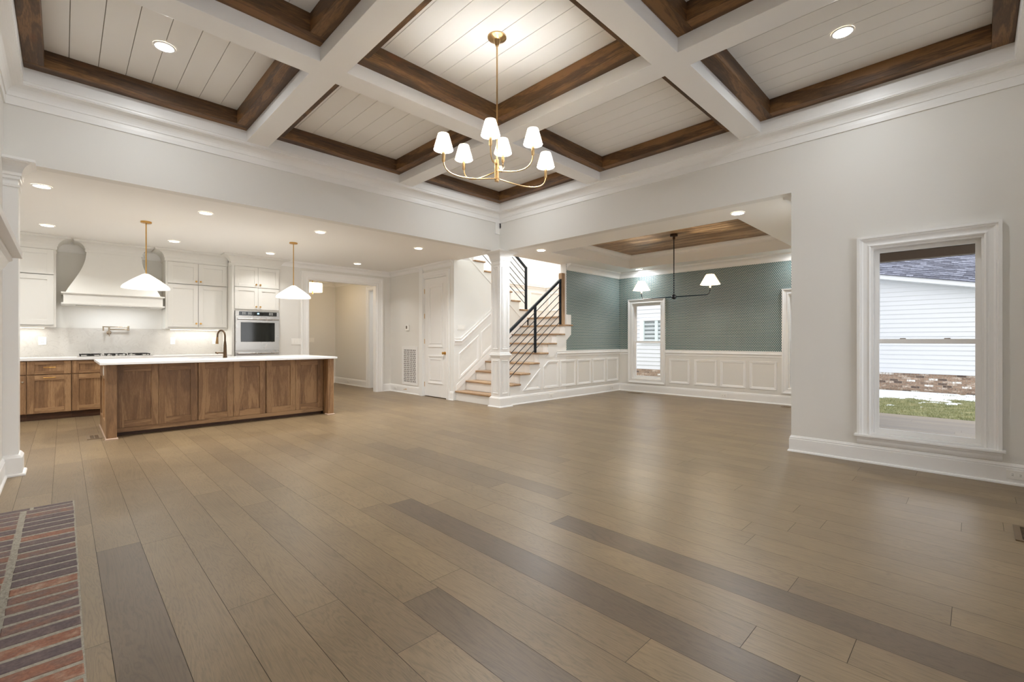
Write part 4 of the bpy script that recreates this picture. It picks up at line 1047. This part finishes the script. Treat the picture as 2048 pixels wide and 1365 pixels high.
# ------------------------------------------------------------------ lights
def recessed(x, y, z, label, watt=POT_W, group=None, col=POT_COL, spread=None):
    t_ = thing('recessed_light', label, 'ceiling light', (x, y, z), group=group)
    b_ = MB(); b_.lathe(x, y, [(.080, z-.001), (.080, z-.005), (.066, z-.008), (.062, z-.002)], 36, cap=False); b_.build('trim_ring', M_TRIM, t_, smooth=True)
    b_ = MB(); b_.lathe(x, y, [(.064, z-.003), (.064, z-.001)], 36); b_.build('lens', M_LENS, t_)
    area_light(t_, (0, 0, -.0045), watt, .12, name='downlight', col=col, spread=spread)
    return t_
G = 'recessed downlights in the kitchen ceiling'
names = {(-.155, 6.65): 'nearest the pilaster capital', (1.25, 6.64): 'in front of the left pendant', (2.65, 6.65): 'above and before the right pendant', (4.31, 6.65): 'in the nearer row, closest to the column',
         (-.155, 8.87): 'above the left upper cabinet', (1.25, 8.89): 'between the range hood and the left pendant rod', (2.66, 8.91): 'left of the right pendant canopy near the oven tower', (4.29, 8.87): 'above the cased opening'}
for (x, y), s_ in names.items(): recessed(x, y, ZC, 'round kitchen recessed light '+s_, group=G, watt=6.8 if y < 8 else 3.0, col=KIT_COL, spread=math.radians(125))
recessed(-1.6, 6.65, ZC, 'round kitchen recessed light out of view at the far left front', group=G, watt=8)
recessed(-1.6, 8.87, ZC, 'round kitchen recessed light out of view at the far left back', group=G, watt=6)
G = 'recessed downlights in the dining ceiling'
for (x, y, s_) in ((5.915, 5.29, 'above the stair railing'), (5.91, 2.05, 'near the end of the right wall'), (9.05, 5.20, 'in the far corner above the left dining window'), (9.05, 2.05, 'hidden behind the right wall edge')):
    recessed(x, y, ZC, 'round dining recessed light '+s_, group=G, watt=3.5 if x > 9 else 9)
G = 'recessed downlights in the corner coffers'
for (x, y, s_) in ((.618, 4.87, 'in the upper left coffer'), (4.53, .76, 'in the upper right coffer'), (4.53, 4.87, 'in the far corner coffer behind the chandelier'), (.618, .72, 'in the coffer above the viewer')):
    recessed(x, y, FH1, 'round recessed light in the shiplap '+s_, group=G, watt=POT_W)
recessed(8.4, 7.1, ZTOP, 'round recessed light high over the stair landing', watt=22)
recessed(6.0, 7.4, ZTOP, 'round recessed light high over the upper flight', watt=16)
recessed(4.3, 10.4, ZC, 'round recessed light in the hall ceiling', watt=2)

# chandelier
CX, CY, CZ = 2.564, 2.783, FH1
t = thing('chandelier', 'brass six arm chandelier with small white shades under the middle coffer', 'chandelier', (CX, CY, 2.49))
b = MB(); b.lathe(CX, CY, [(.078, CZ), (.078, CZ-.010), (.070, CZ-.016), (.030, CZ-.028), (.012, CZ-.075)], 36); b.build('canopy', M_BRONZE, t, smooth=True)
b = MB(); b.tube([(CX, CY, CZ-.07), (CX, CY, 2.60)], .0065, 12); b.tube([(CX, CY, 2.74), (CX, CY, 2.755)], .009, 12); b.build('rod', M_BRONZE, t, smooth=True)
b = MB()
for q in range(3):
    a_ = q*2*PI/3+.3; b.tube([(CX+.011*math.cos(a_), CY+.011*math.sin(a_), 2.49), (CX+.011*math.cos(a_), CY+.011*math.sin(a_), 2.67)], .0095, 12)
for zz in (2.51, 2.57, 2.63): b.lathe(CX, CY, [(.0225, zz), (.0225, zz+.004)], 18)
b.build('hub', M_BRONZE, t, smooth=True)
lat = Vector((math.cos(AZ), -math.sin(AZ))); fwd = Vector((math.sin(AZ), math.cos(AZ)))
arms = [(-.417, -.18, 2.515, 2.68), (.291, -.153, 2.576, 2.734), (-.046, -.172, 2.645, 2.796)]
def bez(p0, p1, p2, p3, n_=14):
    return [p0*(1-u)**3+p1*3*u*(1-u)**2+p2*3*u*u*(1-u)+p3*u**3 for u in [k/n_ for k in range(n_+1)]]
for (dl, df, zh, zs) in arms:
    for sg in (1, -1):
        dv = (lat*dl+fwd*df)*sg; R = dv.length; dv = dv.normalized()
        P_ = lambda r_, z_: Vector((CX+dv.x*r_, CY+dv.y*r_, z_))
        pts = bez(P_(.012, zh), P_(R*.45, zh-.035), P_(R*.99, zh-.07), P_(R, zh+.075))
        b = MB(); b.tube(pts, .0052, 10); arm = b.build('arm', M_BRONZE, t, smooth=True)
        ex, ey, ez = P_(R, zh+.075)
        b = MB(); b.lathe(ex, ey, [(.008, ez-.006), (.0125, ez), (.0125, ez+.075), (.009, ez+.078)], 16); b.build('candle_sleeve', M_BRONZE, arm, smooth=True)
        b = MB(); b.lathe(ex, ey, [(.012, ez+.078), (.014, ez+.1), (.010, ez+.12)], 14); b.build('bulb', M_LENS, arm, smooth=True)
        b = MB(); b.lathe(ex, ey, [(.077, zs), (.0775, zs), (.043, zs+.122), (.014, zs+.120), (.014, zs+.119), (.0425, zs+.119), (.076, zs+.001)], 36, cap=False); b.build('shade', M_SHADE_C, arm, smooth=True)  # ring across the shade top added to diffuse the upward beam
        b = MB(); b.lathe(ex, ey, [(.0772, zs+.0), (.0790, zs+.0005), (.0780, zs+.004), (.0765, zs+.004)], 36, cap=False); b.build('shade_trim', mat('dark shade trim', (40, 32, 26), .8), arm, smooth=True)
        point_light(t, (ex-CX, ey-CY, zs+.058-2.49), 9.5, r=.025, col=(.96, .98, 1))

# dining fixture
DX, DYc = 7.53, 3.66
t = thing('dining_chandelier', 'black two arm linear chandelier with cream shades in the dining room', 'chandelier', (DX, DYc, 1.92))
b = MB(); b.lathe(DX, DYc, [(.062, TZ), (.062, TZ-.04), (.02, TZ-.05), (.022, TZ-.085), (.010, TZ-.095)], 28); b.build('canopy', mat('dark bronze', (70, 50, 34), .4, .6), t, smooth=True)
b = MB(); b.tube([(DX, DYc, TZ-.09), (DX, DYc, 1.96)], .008, 12); b.build('rod', M_BLACK, t, smooth=True)
b = MB(); b.lathe(DX, DYc, [(.006, 1.882), (.02, 1.885), (.036, 1.90), (.042, 1.924), (.036, 1.948), (.02, 1.963), (.008, 1.968)], 24); b.build('ball', M_BLACK, t, smooth=True)
for sg, lb in ((1, 'left'), (-1, 'right')):
    Pq = lambda s_, z_: Vector((DX, DYc+sg*s_, z_))
    pts = [Pq(.03, 1.924), Pq(.3, 1.922), Pq(.5, 1.921)]+bez(Pq(.52, 1.921), Pq(.60, 1.921), Pq(.62, 1.94), Pq(.62, 2.03), 10)
    b = MB(); b.tube(pts, .0068, 10); arm = b.build('arm', M_BLACK, t, smooth=True)
    b = MB(); b.lathe(DX, DYc+sg*.62, [(.013, 2.03), (.014, 2.10), (.010, 2.105)], 16); b.build('candle_sleeve', mat('cream sleeve', (240, 225, 195), .5), arm, smooth=True)
    zs = 2.085
    b = MB(); b.lathe(DX, DYc+sg*.62, [(.153, zs), (.154, zs), (.062, zs+.165), (.061, zs+.165), (.152, zs+.001)], 40, cap=False); b.build('shade', M_SHADE_D, arm, smooth=True)
    b = MB(); b.lathe(DX, DYc+sg*.62, [(.010, zs+.02), (.022, zs+.05), (.022, zs+.07), (.01, zs+.09)], 14); b.build('bulb', M_LENS, arm, smooth=True)
    point_light(t, (0, sg*.62, zs+.04-1.92), 20.0, col=(1, .9, .76))

# pendants
def pendant(x, y, label, first=None):
    if first: return dup(first, (x, y, 1.85), label)
    t_ = thing('pendant_light', label, 'pendant light', (x, y, 1.85), group='cone pendants over the island')
    b_ = MB(); b_.lathe(x, y, [(.060, ZC), (.060, ZC-.018), (.056, ZC-.020)], 32); b_.build('canopy', M_BRASS, t_, smooth=True)
    b_ = MB(); b_.tube([(x, y, ZC-.018), (x, y, 2.045)], .0065, 12); b_.build('rod', M_BRASS, t_, smooth=True)
    # finely pleated cone
    seg = 96; vs = []; fs = []
    prof_ = [(.018, 2.05), (.035, 2.045), (.10, 2.001), (.17, 1.95), (.235, 1.897), (.252, 1.875), (.254, 1.853), (.250, 1.853), (.165, 1.945), (.03, 2.035)]
    for j, (r_, z_) in enumerate(prof_):
        for k in range(seg):
            a_ = 2*PI*k/seg; rr_ = r_+(.0016 if k % 2 else -.0016)*min(1, r_/.2)
            vs.append((x+rr_*math.cos(a_), y+rr_*math.sin(a_), z_))
    for j in range(len(prof_)-1):
        for k in range(seg): fs.append((j*seg+k, j*seg+(k+1) % seg, (j+1)*seg+(k+1) % seg, (j+1)*seg+k))
    b_ = MB(); b_.raw(vs, fs); b_.build('shade', M_SHADE_P, t_, smooth=True)
    b_ = MB(); b_.lathe(x, y, [(.012, 2.03), (.014, 2.0), (.03, 1.97), (.032, 1.945), (.02, 1.92)], 20); b_.build('bulb', M_LENS, t_, smooth=True)
    point_light(t_, (0, 0, .06), 2.4, col=(1, .96, .90))
    return t_
p1 = pendant(.78, 7.68, 'white cone pendant with brass rod in front of the range hood')
pendant(2.635, 7.68, 'white cone pendant with brass rod in front of the ovens', p1)
# hall drum lamp
t = thing('hall_lamp', 'small glowing drum lamp with brass stem in the hall', 'ceiling light', (4.28, 11.2, 2.33))
b = MB(); b.lathe(4.28, 11.2, [(.06, ZC), (.06, ZC-.02), (.012, ZC-.03), (.012, 2.30), (.02, 2.29)], 24); b.build('stem', M_BRASS, t, smooth=True)
b = MB(); b.lathe(4.28, 11.2, [(.215, 2.34), (.22, 2.34), (.22, 2.545), (.215, 2.545)], 40, cap=False); b.build('shade', M_SHADE_H, t, smooth=True)
point_light(t, (0.08, 0, .1), 1.6, col=(1, .86, .66))

# ------------------------------------------------------------------ fireplace side
t = thing('fireplace_mantel', 'white mantel shelf with mouldings cropped at the left edge', 'mantel', (X0, 3.1, 1.3))
MY0, MY1 = 1.6, 4.60
b = MB(); b.box(X0+.001, -.20, MY0, MY1, 1.735, 1.78); b.build('shelf', M_TRIM, t, bevel=.002)
b = MB(); b.sweep([(X0+.001, MY1-.10), (X0+.05, MY1-.10), (X0+.05, MY0+.10), (X0+.001, MY0+.10)][::-1], [(0, 1.60), (-.008, 1.60), (-.010, 1.625), (-.022, 1.63), (-.035, 1.65), (-.06, 1.70), (-.075, 1.71), (-.075, 1.734), (0, 1.734)], mXY); b.build('bed_moulding', M_TRIM, t)
b = MB(); b.box(X0+.001, X0+.048, MY0+.11, MY1-.11, 1.30, 1.734); b.build('frieze', M_TRIM, t)
b = MB(); b.box(X0+.001, X0+.048, MY0+.11, MY0+.35, .18, 1.30); b.box(X0+.001, X0+.048, MY1-.35, MY1-.11, .18, 1.30); b.build('leg', M_TRIM, t)
t = thing('fireplace_firebox', 'dark brick firebox recess below the mantel, out of view', 'fireplace', (X0-.3, 3.1, 0))
b = MB(); b.box(X0-.6, X0-.58, 2.6, 3.62, 0, .9); b.box(X0-.58, X0-.13, 2.6, 2.62, 0, .9); b.box(X0-.58, X0-.13, 3.6, 3.62, 0, .9); b.box(X0-.58, X0-.13, 2.6, 3.62, .86, .9); b.box(X0-.58, X0-.13, 2.62, 3.6, -.0, .012)
b.build('lining', M_IRON, t)
t = thing('brick_hearth', 'flush reclaimed brick hearth laid on the oak floor', 'hearth', (-.16, 3.1, 0))
b = MB(); b.box(X0+.002, .057, 1.30, 4.592, 0.0005, .0125); b.build('mortar_bed', M_MORTAR, t)
b = MB(); rr = random.Random(4)
def brick(mb, x0, x1, y0, y1, z0, z1, tone):
    j = lambda: rr.uniform(-.0025, .0025)
    c = [(x0+j(), y0+j()), (x1+j(), y0+j()), (x1+j(), y1+j()), (x0+j(), y1+j())]
    zz = z1+rr.uniform(-.001, .001)
    e = .004
    cc = [(x0+e, y0+e), (x1-e, y0+e), (x1-e, y1-e), (x0+e, y1-e)]
    vs = [(p[0], p[1], z0) for p in c]+[(p[0], p[1], zz-.003) for p in c]+[(p[0]+j()*.4, p[1]+j()*.4, zz) for p in cc]
    i0 = len(mb.f)
    mb.raw(vs, [(0, 1, 5, 4), (1, 2, 6, 5), (2, 3, 7, 6), (3, 0, 4, 7), (4, 5, 9, 8), (5, 6, 10, 9), (6, 7, 11, 10), (7, 4, 8, 11), (8, 9, 10, 11)])
    for k in range(i0, len(mb.f)): mb.col[k] = (tone, 0, 0)
y = 4.518
while y > 1.36:
    tn = rr.choice([.05, .12, .2, .25, .45, .62, .72, .8])
    brick(b, -.178, .052, y-.078, y, .008, .0145, tn)
    brick(b, X0+.006, -.205, y-.078, y, .008, .0145, rr.choice([.05, .15, .3, .5, .7]))
    y -= .0985
x = .052
while x > X0+.03:
    brick(b, max(x-.20, X0+.005), x, 4.531, 4.588, .008, .014, rr.choice([.1, .2, .3])); x -= .213
b.build('bricks', M_BRICK, t, merge=False)

# ------------------------------------------------------------------ outside
ZG = -.5
M_GRASSG = speckle('grass ground', [(.3, (90, 96, 60)), (.5, (118, 120, 80)), (.7, (150, 144, 106))], 6)
o = MB().box(11.97, 40, -12, 26, ZG-.2, ZG).build('lawn', M_GRASSG, loc=(16, 2, ZG)); props(o, 'winter green lawn between the gravel and the neighbouring house', 'lawn', kind='structure')
M_GRAVEL = speckle('gravel', [(.40, (70, 66, 74)), (.5, (150, 146, 152)), (.6, (226, 224, 230))], 14, bump=.8)
o = MB().box(5.66, 11.97, -12, YR-.14, ZG-.2, ZG-.005).box(XD+.16, 11.97, YR-.13, 26, ZG-.2, ZG-.005).build('gravel_path', M_GRAVEL, loc=(8, 0, ZG)); props(o, 'grey gravel strip outside the right window', 'gravel')
o = MB().box(-6, 5.62, -14, Y0-.14, ZG-.2, ZG-.02).build('back_yard', mat('yard bounce white', (240, 244, 248), .85), loc=(2, -6, ZG)); props(o, 'unseen yard behind the viewer, snow cover added to bounce daylight indoors', 'snow', kind='structure')  # white snow cover added out of view, reflects daylight up to the ceiling
# loose stones on the strip
b = MB(); rp_ = random.Random(21); vs = []; fs = []
M_PEB = tone_mat('pebbles', [(0, (70, 66, 72)), (.5, (150, 146, 150)), (1, (235, 233, 236))], bump=.1)
for k in range(7000):
    x, y = rp_.uniform(9.6, 11.98), rp_.uniform(-.6, 1.45); r_ = rp_.uniform(.010, .024); z = ZG-.003
    p = [(x+r_, y, z), (x, y+r_*.8, z), (x-r_*.9, y, z), (x, y-r_, z), (x, y, z+r_*.8)]
    tn = rp_.random()
    for q in range(4): b.face([p[q], p[(q+1) % 4], p[4]], col=(tn, 0, 0))
o = b.build('gravel', M_PEB, loc=(10.8, .4, ZG), merge=False); props(o, 'loose grey stones on the gravel strip outside the right window', 'gravel', kind='stuff')
# snow: low drift with ragged edge near the neighbour
def snowh(x, y):
    v = noise.noise(Vector((x*.9, y*.9, 3.1)))*.6+noise.noise(Vector((x*3.1, y*3.1, 7.7)))*.45+noise.noise(Vector((x*9, y*9, 1.2)))*.3
    near = (x-17.0)*.32+(y-1.1)*.38
    return v*1.5+near-.05
vs = []; fs = []; nx_, ny_ = 110, 150
for i in range(nx_+1):
    for j in range(ny_+1):
        x = 12.2+7.25*i/nx_; y = -3+5.95*j/ny_
        s_ = snowh(x, y); vs.append((x, y, ZG+max(-.03, min(.028, s_*.09))))
for i in range(nx_):
    for j in range(ny_):
        a = i*(ny_+1)+j; fs.append((a, a+ny_+1, a+ny_+2, a+1))
b = MB(); b.raw(vs, fs); o = b.build('snow', mat('snow', (238, 244, 250), .8), loc=(17, 2, ZG), smooth=True); props(o, 'patchy thin snow on the lawn near the neighbouring house', 'snow', kind='stuff')
b = MB(); rg = random.Random(9)
vs = []; fs = []
cnt = 0
while cnt < 16000:
    x = rg.uniform(12.0, 19.4); y = rg.uniform(-1.2, 2.9)
    if rg.random() < .4: x = rg.uniform(12.0, 16.5)
    if snowh(x, y) > .12 and rg.random() < .93: continue
    h = rg.uniform(.025, .06); a = rg.uniform(0, PI); w_ = .006
    dx, dy = math.cos(a)*w_, math.sin(a)*w_; lx, ly = rg.uniform(-.03, .03), rg.uniform(-.03, .03)
    i0 = len(vs); vs += [(x-dx, y-dy, ZG-.005), (x+dx, y+dy, ZG-.005), (x+lx, y+ly, ZG+h)]; fs.append((i0, i0+1, i0+2)); cnt += 1
b.raw(vs, fs); o = b.build('grass', speckle('grass blades', [(.3, (106, 112, 74)), (.5, (138, 140, 98)), (.7, (184, 176, 138))], 3), loc=(15, 2, ZG), merge=False); props(o, 'short green and straw coloured grass blades on the lawn', 'grass', kind='stuff')

def lap_siding(mb, x, y0, y1, z0, z1f, pitch=.147):
    z = z0
    while z < max(z1f(y0), z1f(y1)):
        zt = z+pitch
        ya, yb = y0, y1
        pts = [(x, ya, z), (x, yb, z), (x+.024, yb, zt), (x+.024, ya, zt)]
        if z1f(ya) < zt or z1f(yb) < zt:      # trim along the sloping rake
            t0, t1 = z1f(ya), z1f(yb)
            if t0 < z and t1 < z: z += pitch; continue
            if abs(t1-t0) > 1e-6:
                yc = lambda zz: ya+(zz-t0)/(t1-t0)*(yb-ya)
                yz, yt = max(ya, min(yb, yc(z))), max(ya, min(yb, yc(zt)))
                if t1 > t0: pts = [(x, yz, z), (x, yb, z), (x+.024, yb, min(zt, t1)), (x+.024, min(yt, yb), min(zt, t1))]
                else: pts = [(x, ya, z), (x, yz, z), (x+.024, yt, zt), (x+.024, ya, zt)]
        mb.face(pts)
        mb.face([(x, ya, z), (x, yb, z), (x+.024, yb, z), (x+.024, ya, z)])
        z = zt
def brick_wall(parent, x, y0, y1, z0, z1, seed):
    r_ = random.Random(seed); mb = MB(); row = 0; z = z1
    while z > z0:
        y = y0-(.11 if row % 2 else 0)
        while y < y1:
            a, c = max(y, y0), min(y+.205, y1)
            if c-a > .02:
                tn = r_.choice([.0, .25, .3, .35, .4, .45, .5, .6, .65, .7, .95])
                mb.box(x-.006+r_.uniform(-.002, .002), x+.06, a+.004, c-.004, z-.062, z-.004, col=(tn, 0, 0))
            y += .213
        z -= .068; row += 1
    mb.build('brick_base', M_NBRICK, parent, merge=False)
    MB().box(x, x+.05, y0, y1, z0, z1).build('mortar', speckle('pale mortar', [(.3, (150, 138, 124)), (.7, (178, 168, 154))], 30), parent)
t = thing('neighbour_house', 'white sided neighbouring house with brick base and grey shingle roof', 'house', (19.6, 0, ZG))
rake = lambda y: 2.757+.205*(y-.033)
b = MB(); lap_siding(b, 19.6, -9, 2.98, .12, rake)
b.build('siding', M_SIDING, t, merge=False)
b = MB(); b.prism([(-9, ZG), (2.98, ZG), (2.98, rake(2.98)), (-9, rake(-9))], onX(19.62, 1), 0, .1); b.build('wall_core', M_SIDING, t)
brick_wall(t, 19.57, -3.0, 2.98, ZG, .10, 3)
b = MB(); b.box(19.52, 19.6, -9, 2.98, .10, .125); b.build('drip_ledge', M_SIDING, t)
b = MB(); b.prism([(-9, rake(-9)), (2.98, rake(2.98)), (2.98, rake(2.98)+.14), (-9, rake(-9)+.14)], onX(19.25, 1), 0, .36); b.build('rake_fascia', M_SIDING, t)
# roof plane rising away behind the rake
b = MB()
rows_ = 26
for k in range(rows_):
    x0_, x1_ = 19.22+k*.17, 19.22+(k+1)*.17+.02
    up0, up1 = k*.075, (k+1)*.075
    y_ = -9+(0.12 if k % 2 else 0)
    q_ = random.Random(k)
    while y_ < 2.98:
        wdt = q_.uniform(.14, .3); ye = min(2.98, y_+wdt); dz = q_.uniform(0, .012)
        za = lambda yy, u_: rake(yy)+.145+u_
        vs = [(x0_, y_, za(y_, up0)+.012+dz), (x0_, ye, za(ye, up0)+.012+dz), (x1_, ye, za(ye, up1)+dz), (x1_, y_, za(y_, up1)+dz)]
        b.face(vs, col=(q_.random(), 0, 0)); b.face([vs[0], vs[1], (x0_, ye, za(ye, up0)-.01), (x0_, y_, za(y_, up0)-.01)], col=(0, 0, 0))
        y_ = ye+.003
b.face([(19.3, -9, rake(-9)+.12), (19.3, 2.98, rake(2.98)+.12), (19.3+rows_*.17, 2.98, rake(2.98)+.12+rows_*.075), (19.3+rows_*.17, -9, rake(-9)+.12+rows_*.075)], col=(0, 0, 0))
b.build('shingle_roof', tone_mat('shingles', [(0, (82, 84, 98)), (.5, (110, 114, 130)), (1, (138, 142, 158))], bscale=20, bump=.2), t, merge=False)
b = MB(); lap_siding(b, 20.9, 2.28, 2.98, 3.3, lambda y: 6.0); b.box(20.87, 20.93, 2.14, 2.28, 3.2, 6.0); b.build('upper_siding', M_SIDING, t, merge=False)
b = MB(); b.box(20.85, 20.92, 2.42, 2.52, 3.3, 4.6); b.box(20.85, 20.92, 2.42, 2.97, 4.5, 4.6); fr = b.build('upper_window_frame', mat('white frame paint', (240, 242, 245), .5), t)
MB().box(20.89, 20.91, 2.52, 2.97, 3.3, 4.5).build('upper_window_pane', mat('bluish pane', (120, 140, 160), .1), fr)
t = thing('neighbour_wing', 'white sided wing of the neighbouring house with shuttered window seen from the dining room', 'house', (15.4, 9, ZG))
b = MB(); lap_siding(b, 15.4, 6.4, 14, .11, lambda y: 4.0); lap_siding(b, 15.4, 3.0, 6.4, .11, lambda y: 4.0)
b.build('siding', M_SIDING, t, merge=False)
MB().box(15.42, 19.4, 3.0, 14, ZG, 4.2).build('wall_core', M_SIDING, t)
brick_wall(t, 15.37, 6.4, 14, ZG, .10, 5)
b = MB(); b.slab('x', 15.36, 15.42, 7.55, 8.80, 1.06, 1.985, [(7.64, 8.66, 1.13, 1.90)]); nf = b.build('window_frame', mat('white frame paint', (240, 242, 245), .5), t)
b = MB(); b.box(15.385, 15.41, 8.12, 8.18, 1.13, 1.90)
for (a, c) in ((7.64, 8.12), (8.18, 8.66)):
    b.box(15.385, 15.41, a, a+.03, 1.13, 1.90); b.box(15.385, 15.41, c-.03, c, 1.13, 1.90)
    z = 1.16
    while z < 1.88:
        b.face([(15.388, a+.03, z), (15.388, c-.03, z), (15.405, c-.03, z+.016), (15.405, a+.03, z+.016)]); z += .048
b.build('shutter', mat('pale shutter', (214, 226, 226), .5), nf)
MB().box(15.41, 15.418, 7.64, 8.66, 1.13, 1.90).build('dark_pane', mat('dim shutter gap', (44, 50, 44), .3), nf)
# the wing ends before the right window's view
brick_wall(t, 15.37, 3.0, 6.4, ZG, .10, 6)
# porch
t = thing('porch_roof', 'dark brown porch beam and soffit outside the right window', 'porch', (7.5, .3, 2.4))
MB().box(9.15, 9.30, -3, 1.2, 2.405, 2.53).build('beam', mat('brown porch paint', (84, 66, 48), .6), t)
MB().box(9.21, 9.34, -3, 1.2, 2.53, 2.72).build('upper_fascia', mat('darker porch paint', (62, 44, 30), .6), t)
MB().box(5.66, 9.30, -3, 1.2, 2.72, 2.76).build('soffit', mat('brown porch paint', (84, 66, 48), .6), t)
